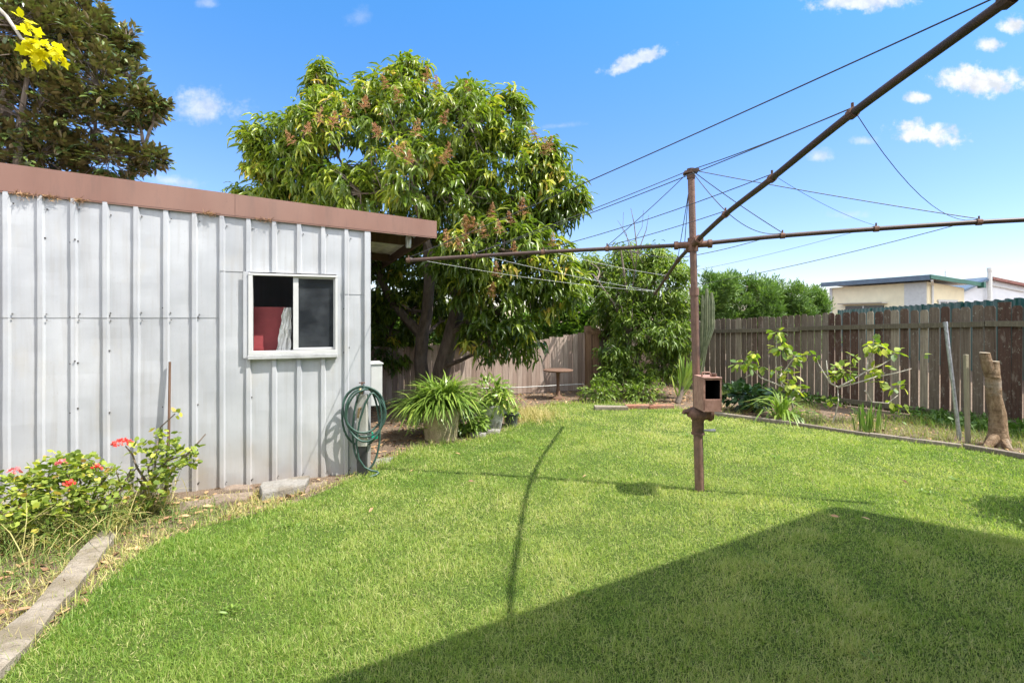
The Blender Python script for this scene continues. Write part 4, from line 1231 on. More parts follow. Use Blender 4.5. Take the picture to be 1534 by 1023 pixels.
for k, v in arms.items():
    b = MB(); b.tube(smooth_path(v), .0172 if k in 'FR' else .0165, 12)
    am = b.build('arm', M_armpipe, hl, smooth=True)
    # wire clips sub-part
    c_ = MB()
    for p in v[1:]:
        d = (v[-1] - v[0]).normalized()
        c_.tube([p - d * .016, p + d * .016], .0235, 10)
        c_.tube([p + Vector((0, 0, .022)), p + Vector((0, 0, .045))], .006, 6)
    c_.build('wire_clip', M_cast, am)['kind'] = 'stuff'
def wire(p, q, sag=.02, r=.0027, m=None, name='line_wire'):
    p, q = Vector(p), Vector(q)
    pts = [p.lerp(q, i / 12) - Vector((0, 0, sag * 4 * (i / 12) * (1 - i / 12))) for i in range(13)]
    b = MB(); b.tube(pts, r, 6); return b.build(name, m or M_wire, hl, smooth=True)
F_, B_, L_, R_ = arms['F'], arms['B'], arms['L'], arms['R']
up = Vector((0, 0, .024))
Ll = [L_[1], L_[2], L_[3], L_[4]]
for k in (1, 2, 3): wire(F_[k] + up, L_[k] + up, .03 if k > 1 else .01)
wire(F_[4] + up, L_[4] + up, .02, .003)
wire(F_[1] + up, R_[1] + up, .06); wire(F_[2] + up, R_[2] + up, .03, .0014); wire(F_[3] + up, R_[3] + up, .16, .0018)
wire(R_[1] + up, B_[1] + up, .02); wire(R_[2] + up, B_[2] + up, .03, .0014); wire(R_[3] + up, B_[3] + up, .05)
wire(B_[1] + up, L_[1] + up, .02); wire(B_[2] + up, L_[2] + up, .02, .0017, M_wirepale); wire(B_[3] + up, L_[3] + up, .02, .0017, M_wirepale); wire(B_[3] + up, L_[4] + up, .04, .0015, M_wirepale)
cap = ptop + Vector((0, 0, .012))
for q in (F_[3], F_[1], R_[1], R_[3], L_[1], L_[3]): wire(cap + (q - cap).normalized() * .04, q + up, .012, .0032, None, 'stay_wire')
wire(pz(2.40) + Vector((-.02, .02, 0)), B_[1] + up, .0, .003, None, 'stay_wire'); wire(pz(2.40) + Vector((-.02, .02, 0)), hub.lerp(B_[1], .55) + up, .0, .003, None, 'stay_wire')
# the cut-open tin hung on the pole
tx0, tx1, ty0, ty1, tz0, tz1 = 1.457, 1.598, 3.90, 4.105, .685, .938
tn = thing('peg_tin', 'rusty cut open oil tin with a handle hung on the clothes line pole', 'tin', Vector((1.527, 4.0, tz0)))
b = MB(); t_ = .004
b.box(tx0, tx0 + t_, ty0, ty1, tz0, tz1); b.box(tx1 - t_, tx1, ty0, ty1, tz0, tz1)
b.box(tx0 + t_, tx1 - t_, ty1 - t_, ty1, tz0, tz1); b.box(tx0 + t_, tx1 - t_, ty0, ty1 - t_, tz0, tz0 + t_)
b.box(tx0 + t_, tx1 - t_, ty0 + .001, ty0 + t_ + .001, tz0 + t_, tz0 + .095)
b.box(tx0 + t_, tx0 + .016, ty0 + .001, ty0 + t_ + .001, tz0 + .095, tz1); b.box(tx1 - .012, tx1 - t_, ty0 + .001, ty0 + t_ + .001, tz0 + .095, tz1)
b.box(tx0 + .016, tx1 - .012, ty0 + .001, ty0 + t_ + .001, tz1 - .014, tz1)
b.prism([(tx0, ty0, tz1 + .0005), (tx1, ty0, tz1 + .0005), (tx1, ty1, tz1 + .0005), (tx0, ty1, tz1 + .0005)], (0, 0, .006))
# rolled corner of the upper edge
b.tube([(tx0, ty0, tz1 + .004), (tx1, ty0, tz1 + .004)], .006, 8); b.tube([(tx0 + .001, ty0, tz0 + .002), (tx1 - .001, ty0, tz0 + .002)], .005, 8)
b.build('body', M_tin, tn, bevel=.0015)
b = MB(); g_ = .0055
b.box(tx0 + g_, tx0 + g_ + .002, ty0 + .012, ty1 - g_, tz0 + g_, tz1 - .004); b.box(tx1 - g_ - .002, tx1 - g_, ty0 + .012, ty1 - g_, tz0 + g_, tz1 - .004)
b.box(tx0 + g_ + .003, tx1 - g_ - .003, ty1 - g_ - .003, ty1 - g_ - .001, tz0 + g_, tz1 - .004); b.box(tx0 + g_ + .003, tx1 - g_ - .003, ty0 + .012, ty1 - g_ - .004, tz0 + g_, tz0 + g_ + .002); b.box(tx0 + g_ + .003, tx1 - g_ - .003, ty0 + .012, ty1 - g_ - .004, tz1 - .006, tz1 - .004)
b.build('shade_lining', M_black, tn)  # black sheets added inside the tin, painting its inner shade
b = MB(); b.obox(((tx0 + tx1) / 2, ty0 - .002, tz0 + .048), (.060, 0, 0), (0, .0025, 0), (0, 0, .044)); b.build('front_flap', M_tin, tn)
b = MB(); hx0, hx1, hy = tx0 + .012, tx0 + .085, ty0 + .06
b.tube([(hx0, hy, tz1), (hx0, hy, tz1 + .034), (hx0 + .006, hy, tz1 + .04), (hx1 - .02, hy, tz1 + .04), (hx1 - .01, hy, tz1 + .034), (hx1, hy, tz1)], .0065, 8); b.build('handle', M_tin, tn, smooth=True)
b = MB(); b.tube([(tx1 - .035, ty0 + .06, tz1), (tx1 - .035, ty0 + .06, tz1 + .03)], .017, 14); b.tube([(tx1 - .035, ty0 + .06, tz1 + .018), (tx1 - .035, ty0 + .06, tz1 + .032)], .02, 14); b.build('cap', M_cast, tn, smooth=True)

# ------------------------------------------------------------------ pots and plants by the mango tree
def pot(root, c, r0, r1, h, mat, rim=.012):
    b = MB(); b.lathe(c, [(.001, 0), (r0, 0), (r0 + (r1 - r0) * .5, h * .5), (r1, h * .92), (r1 + rim, h * .93), (r1 + rim, h), (r1 - .015, h), (r1 - .03, h * .85), (.001, h * .84)], 28)
    return b.build('pot', mat, root, smooth=True)
def strap_plant(acc, c, n, L, Wd, r, tint=.5, rise=1.0, sd=.15, zsag=1.0):
    az = rng.random(n) * 2 * PI; el = rng.uniform(-.15, 1.3, n)
    y = np.stack([np.cos(az) * np.cos(el), np.sin(az) * np.cos(el), np.sin(el) * rise], 1)
    z = np.tile(A([[0, 0, 1]]), (n, 1)) - y * y[:, 2:3] + rng.normal(0, .15, (n, 3))
    pos = A(tuple(c))[None] + np.stack([np.cos(az), np.sin(az), np.zeros(n)], 1) * (rng.random(n) * r)[:, None]
    ll = L * rng.uniform(.6, 1.15, n)
    acc.inst(STRAP, pos, y, z, Wd * rng.uniform(.8, 1.2, n), ll, ll * zsag * rng.uniform(.8, 1.8, n), (tint + rng.normal(0, sd, n)).clip(0, 1))
pc = G(661, 656)
ag = thing('potted_agapanthus', 'bushy agapanthus with long strappy leaves in a round beige pot', 'pot plant', pc)
pot(ag, pc, .19, .225, .36, M_potbeige)
acc = NP(); strap_plant(acc, pc + Vector((0, 0, .36)), 460, .41, .022, .17, .38); strap_plant(acc, pc + Vector((.08, .05, .40)), 190, .40, .022, .14, .44)
strap_plant(acc, pc + Vector((-.22, .02, .30)), 190, .36, .02, .16, .45, .5)
n = 420
pos = A(tuple(pc)) + np.stack([rng.normal(-.22, .12, n), rng.normal(.0, .12, n), rng.uniform(.1, .42, n)], 1)
acc.inst(LANCE, pos, unit_random(n) * A([1, 1, .6]) + A([0, 0, .2]), unit_random(n), np.full(n, .012), rng.uniform(.05, .10, n), np.full(n, .02), rng.uniform(.3, .8, n))
acc.build('leaves', F_strap, ag)

pc2 = G(737, 643)
p2 = thing('potted_shrub', 'small leafy shrub in a grey tapered pot right of the agapanthus', 'pot plant', pc2)
pot(p2, pc2 + Vector((-.01, 0, 0)), .12, .19, .32, M_potgrey)
def leafy(acc, c, r, n, L, Wd, tmpl, tint, droop=.3, sd=.15):
    c = A(tuple(c)); d = unit_random(n); rad = rng.random(n) ** .45
    pos = c + d * A(r) * rad[:, None]
    y = d + A([0, 0, -droop]) + rng.normal(0, .35, (n, 3)); z = A([[0, 0, 1]]) + rng.normal(0, .4, (n, 3))
    ll = L * rng.uniform(.6, 1.2, n)
    acc.inst(tmpl, pos, y, z, Wd * rng.uniform(.7, 1.2, n), ll, ll * .4, (tint + rng.normal(0, sd, n)).clip(0, 1))
acc = NP(); leafy(acc, pc2 + Vector((-.02, 0, .46)), (.26, .22, .2), 420, .10, .032, LANCE, .45); leafy(acc, pc2 + Vector((.1, -.1, .36)), (.16, .14, .16), 160, .09, .03, LANCE, .6)
strap_plant(acc, pc2 + Vector((.12, -.05, .40)), 40, .3, .016, .06, .7)
acc.build('leaves', F_strap, p2)
b = MB()
for k in range(9): b.tube([pc2 + Vector((random.uniform(-.05, .05), random.uniform(-.05, .05), .28)), pc2 + Vector((random.uniform(-.2, .2), random.uniform(-.15, .15), random.uniform(.45, .62)))], [.006, .003], 5)
b.build('stems', M_twig, p2)
pc3 = G(766, 638)
p3 = thing('small_dark_pot', 'small dark pot with trailing leaves at the end of the pot group', 'pot plant', pc3)
pot(p3, pc3, .07, .095, .17, M_potdark)
acc = NP(); leafy(acc, pc3 + Vector((-.03, 0, .2)), (.13, .11, .11), 150, .085, .028, LANCE, .55); acc.build('leaves', F_strap, p3)
lc = G(700, 653)
lw = thing('low_shrub', 'low glossy leafed shrub between the beige pot and the grey pot', 'shrub', lc)
acc = NP(); leafy(acc, lc + Vector((0, .05, .16)), (.24, .16, .18), 420, .10, .04, OVAL, .4); acc.build('leaves', F_strap, lw)
b = MB()
for k in range(8): b.tube([lc + Vector((random.uniform(-.06, .06), .03, 0)), lc + Vector((random.uniform(-.2, .2), .05, random.uniform(.15, .28)))], [.006, .003], 5)
b.build('stems', M_twig, lw)
b = MB()
for dx, px, py in ((0, 715, 655), (0, 737, 650)):
    c = G(px, py); ring = [c + Vector((random.uniform(.9, 1.1) * .10 * math.cos(a), random.uniform(.9, 1.1) * .06 * math.sin(a), 0)) for a in [k * PI / 4 for k in range(8)]]
    m_ = MB(); m_.prism(ring, (0.01, .02, .055)); tag(m_.build('edging_stone', M_stone, origin=c, bevel=.012), 'pale broken stone at the foot of the grey pot' if px > 720 else 'pale broken stone left of the grey pot by the lawn edge', 'stone', 'stones by the pots')

# small pedestal table
tb = G(836, 597)
t = thing('pedestal_table', 'small round brown pedestal table standing before the back fence', 'table', tb)
b = MB(); b.lathe(tb, [(.001, .475), (.24, .475), (.262, .485), (.262, .497), (.24, .505), (.001, .505)], 28); b.build('table_top', M_stakedark, t, smooth=True)
b = MB(); b.lathe(tb, [(.001, .0), (.13, .0), (.13, .02), (.05, .05), (.035, .08), (.028, .25), (.035, .44), (.08, .474), (.001, .474)], 18); b.build('pedestal', M_stakedark, t, smooth=True)

# ------------------------------------------------------------------ left bed: geraniums, edging, stones
def stems_px(mb, paths, Y, r0=.008, r1=.004, jit=.0):
    ends = []
    for pth in paths:
        p = [P(px, py, Y + (random.uniform(-jit, jit) if i else 0)) for i, (px, py) in enumerate(pth)]
        mb.tube(p, [r0 + (r1 - r0) * i / (len(p) - 1) for i in range(len(p))], 6); ends.append(p)
    return ends
def flower(parent, c, r, mat, n=70):
    acc = NP(); d = unit_random(n); d[:, 2] = np.abs(d[:, 2]) * .8 - .15
    pos = A(tuple(c)) + d * A([r, r, r * .7])
    acc.inst(ROUND, pos, d + rng.normal(0, .6, (n, 3)), unit_random(n), rng.uniform(.014, .022, n), rng.uniform(.016, .026, n), np.full(n, .012), rng.random(n))
    return acc.build('flower_head', mat, parent)
g1 = Vector((-2.60, 3.70, 0))
ge = thing('geranium_plant', 'upright geranium with one big red flower head against the shed wall', 'plant', g1)
b = MB(); Yg = 3.68
E = stems_px(b, [[(232, 772), (228, 730), (222, 700), (238, 670), (240, 640), (262, 620)], [(228, 735), (205, 700), (198, 680), (188, 668)], [(228, 720), (250, 690), (278, 680)], [(224, 770), (215, 730), (205, 715)], [(236, 770), (250, 720), (262, 700)], [(262, 700), (295, 665), (308, 650)], [(230, 730), (232, 700), (236, 660)]], Yg, .009, .004, .06)
b.build('stems', M_twig, ge, smooth=True)
acc = NP()
for px, py, r, n in ((245, 668, .10, 40), (262, 690, .12, 50), (225, 690, .11, 44), (277, 682, .09, 36), (248, 700, .12, 44), (210, 670, .07, 20), (240, 640, .05, 10), (264, 618, .03, 7), (255, 655, .07, 18), (290, 672, .05, 12), (240, 725, .10, 40), (225, 745, .10, 30), (200, 718, .06, 20), (285, 692, .05, 22)):
    leafy(acc, P(px, py, Yg - random.uniform(0, .12)), (r, r, r * .8), n, .040, .040, ROUND, .42, .1, .28)
acc.build('leaves', F_ger, ge)
flower(ge, P(183, 664, Yg - .05), .048, F_red, 90)
acc = NP(); n = 60
pos = np.array([tuple(P(random.gauss(222, 14), 772, Yg - .05)) for _ in range(n)]); pos[:, 2] = .01
acc.inst(STRAP, pos, unit_random(n) * A([.5, .5, .2]) + A([0, 0, 1]), unit_random(n), np.full(n, .007), rng.uniform(.12, .34, n), np.full(n, .1), rng.uniform(.4, 1, n)); acc.build('dry_leaves', F_weed, ge)

g2 = Vector((-2.95, 3.30, 0))
ge2 = thing('geranium_plant', 'sprawling geranium clump with small pink and red flowers left of the upright one', 'plant', g2)
b = MB()
for k in range(26):
    x = random.uniform(-.62, .48); b.tube([g2 + Vector((x * .5, .1 + x * .25, 0)), g2 + Vector((x * .9, .1 + x * .4, .22)), g2 + Vector((x, random.uniform(-.1, .3) + x * .4, random.uniform(.3, .46)))], [.009, .007, .004], 5)
b.build('stems', M_twig, ge2)
acc = NP()
for px, py, Y, r, n in ((30, 735, 3.2, .17, 190), (70, 712, 3.3, .15, 160), (110, 700, 3.4, .15, 160), (150, 715, 3.45, .15, 150), (100, 740, 3.25, .16, 160), (20, 765, 3.05, .14, 100), (60, 770, 3.1, .13, 80), (140, 745, 3.35, .13, 90), (175, 735, 3.5, .11, 60), (85, 690, 3.45, .10, 60), (-40, 740, 3.0, .2, 160), (-60, 770, 2.9, .2, 120), (130, 690, 3.5, .08, 40)):
    leafy(acc, P(px, py, Y), (r * 1.1, r, r * .62), n, .036, .037, ROUND, .42, .15, .28)
acc.build('leaves', F_ger, ge2)
for px, py, Y, r, m_, n in ((22, 706, 3.12, .026, F_pink, 26), (93, 694, 3.2, .024, F_pink, 20), (146, 700, 3.3, .018, F_red, 14), (104, 725, 3.15, .02, F_red, 18)):
    flower(ge2, P(px, py, Y), r, m_, n)
# dry strappy grass in and under the clump
acc = NP(); n = 1500
X = rng.uniform(-3.6, -2.52, n); Y = X * .45 + 4.70 + rng.normal(-.10, .20, n)
Y = np.where(X > -2.6, Y - .0, Y)
az = rng.random(n) * 2 * PI
y = np.stack([np.cos(az) * .7, np.sin(az) * .7 - .25, rng.uniform(.25, 1.2, n)], 1)
acc.inst(STRAP, np.stack([X, Y, np.full(n, .0)], 1), y, A([[0, 0, 1]]) + rng.normal(0, .2, (n, 3)), rng.uniform(.003, .006, n), rng.uniform(.12, .42, n), rng.uniform(.1, .5, n), rng.uniform(-.3, .95, n).clip(0, 1))
tag(acc.build('weeds', F_weed), kind='stuff')
# concrete edging strip
el = [(153, 788), (118, 825), (83, 865), (41, 910), (0, 943), (-60, 985), (-140, 1040)]
er = [(175, 797), (150, 832), (122, 868), (84, 908), (42, 962), (0, 1004), (-70, 1060)]
b = MB(); vs, fs = [], []
rows = 26
for i in range(rows + 1):
    t = i / rows * (len(el) - 1); k = min(int(t), len(el) - 2); f = t - k
    pl_ = G(*el[k], .045).lerp(G(*el[k + 1], .045), f); pr_ = G(*er[k], .045).lerp(G(*er[k + 1], .045), f)
    for j in range(6):
        q = pl_.lerp(pr_, j / 5); q.z = .045 + mnoise.noise(q * 5) * .008 - (.006 if j in (0, 5) else 0); q += Vector((mnoise.noise(q * 9), mnoise.noise(q * 9 + Vector((5, 5, 5))), 0)) * .008
        vs.append(q)
    vs.append(Vector((pl_.x, pl_.y, -.02))); vs.append(Vector((pr_.x, pr_.y, -.02)))
for i in range(rows):
    o = i * 8; p = o + 8
    for j in range(5): fs.append((o + j, p + j, p + j + 1, o + j + 1))
    fs.append((o + 6, p + 6, p, o)); fs.append((o + 5, p + 5, p + 7, o + 7))
fs.append((0, 1, 2, 3, 4, 5, 7, 6))
b.add(vs, [tuple(reversed(f)) for f in fs])
tag(b.build('concrete_edging', M_conc, origin=G(100, 870), smooth=True), 'curved strip of weathered concrete edging along the left of the lawn', 'edging')
def stone(pts, h, mat, label):
    c = sum((G(*p) for p in pts), Vector()) / len(pts)
    b = MB(); ring = []
    for i in range(len(pts)):
        a, d = G(*pts[i]), G(*pts[(i + 1) % len(pts)])
        for k in range(3):
            q = a.lerp(d, k / 3); ring.append(q + Vector((random.uniform(-.012, .012), random.uniform(-.012, .012), -.01)))
    b.prism(ring, (random.uniform(-.01, .01), .012, h))
    for i, v in enumerate(b.v):
        if v[2] > 0: b.v[i] = (v[0], v[1], v[2] + random.uniform(-.006, .006))
    tag(b.build('edging_stone', mat, origin=c, bevel=.012), label, 'stone', 'stones along the shed wall')
stone([(390, 751), (458, 737), (466, 722), (388, 735)], .075, M_stone, 'long grey stone block lying beside the shed wall')
stone([(455, 741), (492, 728), (488, 722), (460, 731)], .035, M_brownstone, 'flat pale stone at the right end of the grey block')
stone([(308, 759), (368, 752), (382, 742), (318, 747)], .04, M_brownstone, 'flat brown stone slab just left of the grey block')
stone([(262, 768), (312, 759), (318, 751), (268, 756)], .03, M_brownstone, 'brown stone slab nearest the upright geranium')
stone([(330, 741), (376, 737), (372, 731), (336, 734)], .045, M_brownstone, 'small brown stone against the wall behind the flat slab')
# dark steel plate by the hose base
stone([(556, 700), (580, 694), (588, 686), (560, 688)], .02, M_stone, 'small dark paver on the soil beside the tap post')

# ------------------------------------------------------------------ right bed
def board(pa, pb_, h, w, mat, label):
    a, c = G(*pa), G(*pb_); d = (c - a).normalized(); n_ = Vector((-d.y, d.x, 0))
    b = MB(); b.tint = random.random()
    k = 6
    for i in range(k):
        p, q = a.lerp(c, i / k), a.lerp(c, (i + 1) / k)
    ring = [a, c, c + n_ * w, a + n_ * w]
    b.prism(ring, (0, 0, h))
    tag(b.build('edging_board', mat, origin=(a + c) / 2, bevel=.008), label, 'edging', 'edging boards of the right bed')
board((1062, 622), (1180, 637), .05, .07, M_edging, 'weathered edging board below the strappy plant')
board((1182, 637), (1300, 655), .045, .06, M_edging, 'edging board in front of the iris clump')
board((1302, 655), (1440, 673), .05, .06, M_edging, 'edging board in front of the leaning metal pipe')
board((1442, 673), (1600, 700), .055, .07, M_edging, 'edging board in front of the tree stump')
for i, (px, py, w_, m_, lb) in enumerate(((915, 614, .25, M_conc, 'pale flat stone at the left of the back lawn edge'), (958, 612, .22, M_brick, 'red brown brick in front of the peach tree'), (990, 612, .2, M_brick, 'red brown brick nearest the clothes pole at the back lawn edge'))):
    c = G(px, py); m2 = MB(); m2.obox(c + Vector((0, 0, .03)), (w_, .02 * (i - 1), 0), (0, .06, 0), (0, 0, .032)); tag(m2.build('edging_brick', m_, origin=c, bevel=.012), lb, 'brick', 'bricks along the back lawn edge')

def sapling(name, label, base_px, Y, paths, clusters, L=.13, fm=None, mat=None, r0=.012):
    root = thing(name, label, 'young tree', P(base_px[0], 476 + 1073.8 / Y, Y))
    b = MB(); stems_px(b, paths, Y, r0, .0045, .10); b.build('trunk', mat or M_palestem, root, smooth=True)
    acc = NP()
    for px, py, r, n in clusters:
        leafy(acc, P(px, py, Y + random.uniform(-.15, .1)), (r, r, r * .8), int(n * 1.4), L * .9, L * .58, OVAL, .48, .6, .28)
    acc.build('leaves', fm or F_fig, root)
    return root
Y1 = 7.35
sapling('fig_sapling', 'young leafy fig with three upright tufts growing before the fence above the strappy plant', (1190, 622), Y1,
        [[(1190, 624), (1186, 600), (1178, 582), (1165, 566), (1162, 540), (1164, 505)], [(1178, 582), (1160, 574), (1140, 566), (1126, 552), (1118, 535)], [(1166, 566), (1176, 555), (1186, 540), (1195, 530)], [(1126, 560), (1116, 566)], [(1186, 600), (1196, 590), (1205, 585)]],
        [(1164, 500, .09, 15), (1166, 522, .09, 15), (1178, 515, .06, 6), (1120, 545, .10, 15), (1104, 545, .05, 5), (1128, 530, .07, 8), (1192, 535, .07, 9), (1203, 531, .05, 6), (1178, 550, .08, 9), (1176, 575, .09, 12), (1190, 580, .09, 12), (1198, 590, .06, 7), (1160, 556, .06, 5), (1142, 548, .05, 4), (1184, 562, .07, 7)])
Y2 = 6.75
sapling('fig_sapling', 'sparse young fig with spreading pale branches left of the leaning metal pipe', (1247, 636), Y2,
        [[(1244, 640), (1252, 620), (1256, 600), (1255, 580)], [(1255, 580), (1244, 574), (1235, 560), (1226, 545), (1222, 535)], [(1244, 574), (1240, 560), (1238, 540)], [(1255, 580), (1275, 570), (1298, 556), (1318, 548), (1338, 536)], [(1257, 580), (1285, 573), (1310, 565), (1326, 558)], [(1310, 565), (1345, 558), (1366, 552)], [(1298, 556), (1300, 540), (1310, 525)], [(1296, 585), (1306, 602), (1330, 604), (1345, 592)]],
        [(1310, 515, .09, 14), (1320, 520, .08, 12), (1300, 520, .06, 7), (1340, 528, .07, 9), (1262, 556, .10, 16), (1246, 560, .07, 8), (1274, 558, .06, 7), (1222, 532, .04, 4), (1305, 555, .08, 10), (1322, 552, .06, 8), (1280, 535, .05, 5), (1318, 572, .05, 5), (1338, 580, .06, 6), (1353, 580, .05, 4), (1334, 604, .06, 6), (1350, 608, .05, 4), (1244, 598, .06, 6), (1277, 541, .05, 4), (1384, 532, .03, 2)], .12, None, None, .011)
# strappy plant below the first fig
sc = G(1175, 630)
sp = thing('strappy_lily', 'dark strappy leaved lily at the foot of the upright fig', 'plant', sc)
acc = NP(); strap_plant(acc, sc + Vector((0, .05, .02)), 75, .50, .026, .14, .42, 1.0, .14, 1.3); acc.build('leaves', F_strap, sp)
# iris
ic = G(1304, 648)
ir = thing('iris_clump', 'clump of upright pale green iris blades in the right bed', 'plant', ic)
acc = NP(); n = 46
pos = A(tuple(ic)) + np.stack([rng.normal(0, .07, n), rng.normal(.03, .05, n), np.zeros(n)], 1)
acc.inst(STRAP, pos, unit_random(n) * A([.16, .14, .0]) + A([0, 0, 1]), unit_random(n) * A([1, 1, .1]), np.full(n, .017), rng.uniform(.2, .40, n), np.full(n, .05), rng.random(n)); acc.build('leaves', F_iris, ir)
# potted dark plant
dc = G(1116, 617)
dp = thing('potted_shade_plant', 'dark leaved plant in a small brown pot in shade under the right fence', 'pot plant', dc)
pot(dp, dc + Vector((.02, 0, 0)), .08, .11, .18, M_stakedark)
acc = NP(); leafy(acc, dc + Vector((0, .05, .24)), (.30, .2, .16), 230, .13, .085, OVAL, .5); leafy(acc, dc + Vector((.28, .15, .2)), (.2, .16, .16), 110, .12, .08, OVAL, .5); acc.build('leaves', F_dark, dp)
# leaning pipe, stake, stump
pp0, pp1 = P(1438, 668, 5.85), P(1416, 482, 5.95)
pp0.z = -.02
b = MB(); b.tube([pp0, pp1], .020, 14, caps=False); b.tube([pp1 - (pp1 - pp0).normalized() * .05, pp1], .023, 14, caps=False); b.tube([pp0.lerp(pp1, .05), pp0.lerp(pp1, .09)], .024, 12)
tag(b.build('metal_pipe', M_galv, origin=pp0, smooth=True), 'tall shiny metal pipe leaning in the bed before the right fence', 'pipe')
s0_ = G(1450, 665); s1_ = P(1447, 531, s0_.y)
b = MB(); b.obox((s0_ + s1_) / 2, (.021, .004, 0), (-.004, .016, 0), (s1_ - s0_) / 2)
tag(b.build('wooden_stake', M_stake, origin=s0_, bevel=.004), 'grey weathered square timber stake between metal pipe and stump', 'stake')
st = G(1493, 668)
stm = thing('tree_stump', 'tall bare sawn off trunk with a forked top beside the right fence', 'stump', st)
Ys = st.y
b = MB()
b.tube([P(1496, 676, Ys), P(1495, 664, Ys), P(1495, 648, Ys), P(1494, 620, Ys), P(1489, 595, Ys), P(1487, 570, Ys), P(1486, 556, Ys), P(1482, 548, Ys)], [.135, .11, .084, .073, .070, .068, .066, .05], 18, wob=.07)
b.tube([P(1484, 562, Ys), P(1478, 545, Ys), P(1475, 529, Ys)], [.055, .052, .046], 12, wob=.06)
b.tube([P(1488, 565, Ys - .02), P(1490, 550, Ys - .02), P(1491, 542, Ys - .02)], [.06, .045, .035], 10, wob=.04)
b.tube([P(1500, 655, Ys - .02), P(1508, 668, Ys - .12), P(1516, 676, Ys - .18)], [.05, .04, .02], 8, wob=.08)
b.tube([P(1490, 655, Ys - .05), P(1480, 668, Ys - .12), P(1474, 674, Ys - .15)], [.05, .035, .02], 8, wob=.08)
b.build('trunk', M_barkstump, stm, smooth=True)
b = MB()
for c, r in ((P(1475, 528.6, Ys), .046), (P(1491, 541.6, Ys - .02), .036)): b.tube([c, c + Vector((0, 0, .004))], r * .97, 12)
b.build('cut_top', M_cut, stm)
# cactus and leaning spiky stem near the corner
cb = P(1052, 600, 8.8); cb.z = 0
ca = thing('column_cactus', 'tall ribbed column cactus with clustered arms behind the clothes pole', 'cactus', cb)
def cactus_arm(pts, r):
    b = MB(); b.tube(pts, [r * .8] + [r] * (len(pts) - 2) + [r * .45], 14)
    # ribs
    for i in range(len(b.v)):
        k = i % 14
        if i < 14 * len(pts) and k % 2: 
            j = i // 14; c = Vector(pts[j]); v = Vector(b.v[i]); b.v[i] = tuple(c + (v - c) * .68)
    b.build('arm', F_cactus, ca)
cactus_arm([P(1042, 606, 8.8), P(1049, 560, 8.8), P(1056, 520, 8.8), P(1059, 490, 8.8), P(1059, 450, 8.8), P(1059, 432, 8.8)], .045)
cactus_arm([P(1052, 535, 8.75), P(1062, 505, 8.7), P(1067, 490, 8.7), P(1067, 455, 8.7), P(1066, 438, 8.7)], .04)
cactus_arm([P(1050, 540, 8.9), P(1052, 500, 8.9), P(1053, 460, 8.9), P(1052, 442, 8.9)], .035)
lb = P(1015, 612, 8.4); lb.z = 0
ls = thing('leaning_palm_frond', 'leaning cluster of yellow green pointed leaves left of the clothes pole base', 'plant', lb)
acc = NP(); n = 60
t_ = rng.random(n); a0, a1 = A(tuple(lb)), A(tuple(P(1036, 545, 8.5)))
pos = a0 + (a1 - a0) * t_[:, None] * .6
acc.inst(STRAP, pos, (a1 - a0)[None] / .9 + rng.normal(0, .16, (n, 3)), unit_random(n), np.full(n, .035), rng.uniform(.35, .6, n), np.full(n, .05), rng.uniform(.3, .75, n)); acc.build('leaves', F_strap, ls)
b = MB(); b.tube([lb, lb.lerp(Vector(a1), .7)], [.05, .03], 8); b.build('stem', M_twig, ls)
# low plants before the peach tree
for px, py, w_, lbel in ((900, 604, .35, 'low green ground plant at the left foot of the peach tree'), (962, 604, .42, 'low bushy green plant at the right foot of the peach tree')):
    c = G(px, py); r_ = thing('ground_plant', lbel, 'plant', c, 'low plants under the peach tree')
    acc = NP(); leafy(acc, c + Vector((0, .15, .13)), (w_, .25, .17), 520, .075, .03, LANCE, .5); leafy(acc, c + Vector((.1, .25, .25)), (w_ * .7, .2, .2), 260, .075, .03, LANCE, .5); acc.build('leaves', F_peach, r_)
    b = MB()
    for k in range(12): b.tube([c + Vector((random.uniform(-.15, .15), .15, 0)), c + Vector((random.uniform(-w_, w_) * .8, random.uniform(0, .3), random.uniform(.15, .35)))], [.006, .003], 5)
    b.build('stems', M_twig, r_)

# ------------------------------------------------------------------ weeds and litter in the beds
def scatter(poly, n):
    xs = [p[0] for p in poly]; ys_ = [p[1] for p in poly]
    X = rng.uniform(min(xs), max(xs), n); Y = rng.uniform(min(ys_), max(ys_), n); k = inside(poly, X, Y); return X[k], Y[k]
bedR = [G(1060, 618), G(1200, 634), G(1300, 650), G(1440, 668), G(1600, 696), Vector((7.6, 4.6, 0)), RF0 - rfd * 4.5 + sd * .1, RF0 + sd * .1]
bedL = [G(-160, 1060), G(0, 1010), G(60, 965), G(108, 914), G(152, 878), G(214, 828), G(268, 800), G(330, 783), G(395, 767), G(500, 728), G(560, 702), W(0, 0), W(-3.2, 0), Vector((-3.6, 2.2, 0))]
bedM = [G(560, 702), G(628, 668), G(700, 660), G(788, 630), G(800, 612), G(900, 602), G(1060, 616), RF0, RC, BF0, BL, C0 + inn * 3.5, C0]
acc = NP()
X, Y = scatter(bedR, 26000); k = vnoise(X, Y, 2.2, 5) > .34; X, Y = X[k], Y[k]
blades(acc, X, Y, 0, rng.uniform(.03, .12, len(X)) * (.6 + 1.1 * vnoise(X, Y, 1.3, 31)), np.full(len(X), .006), (rng.uniform(0, .4, len(X)) + .6 * (vnoise(X, Y, 1.4, 33) - .45)).clip(0, 1), .7)
tag(acc.build('bed_weeds', F_weed), kind='stuff')
acc = NP(); n = 9000
t_ = rng.random(n); d_ = np.abs(rng.normal(0, .30, n)) + .03
X = RF0.x - rfd.x * t_ * 6.5 + sd.x * d_; Y = RF0.y - rfd.y * t_ * 6.5 + sd.y * d_
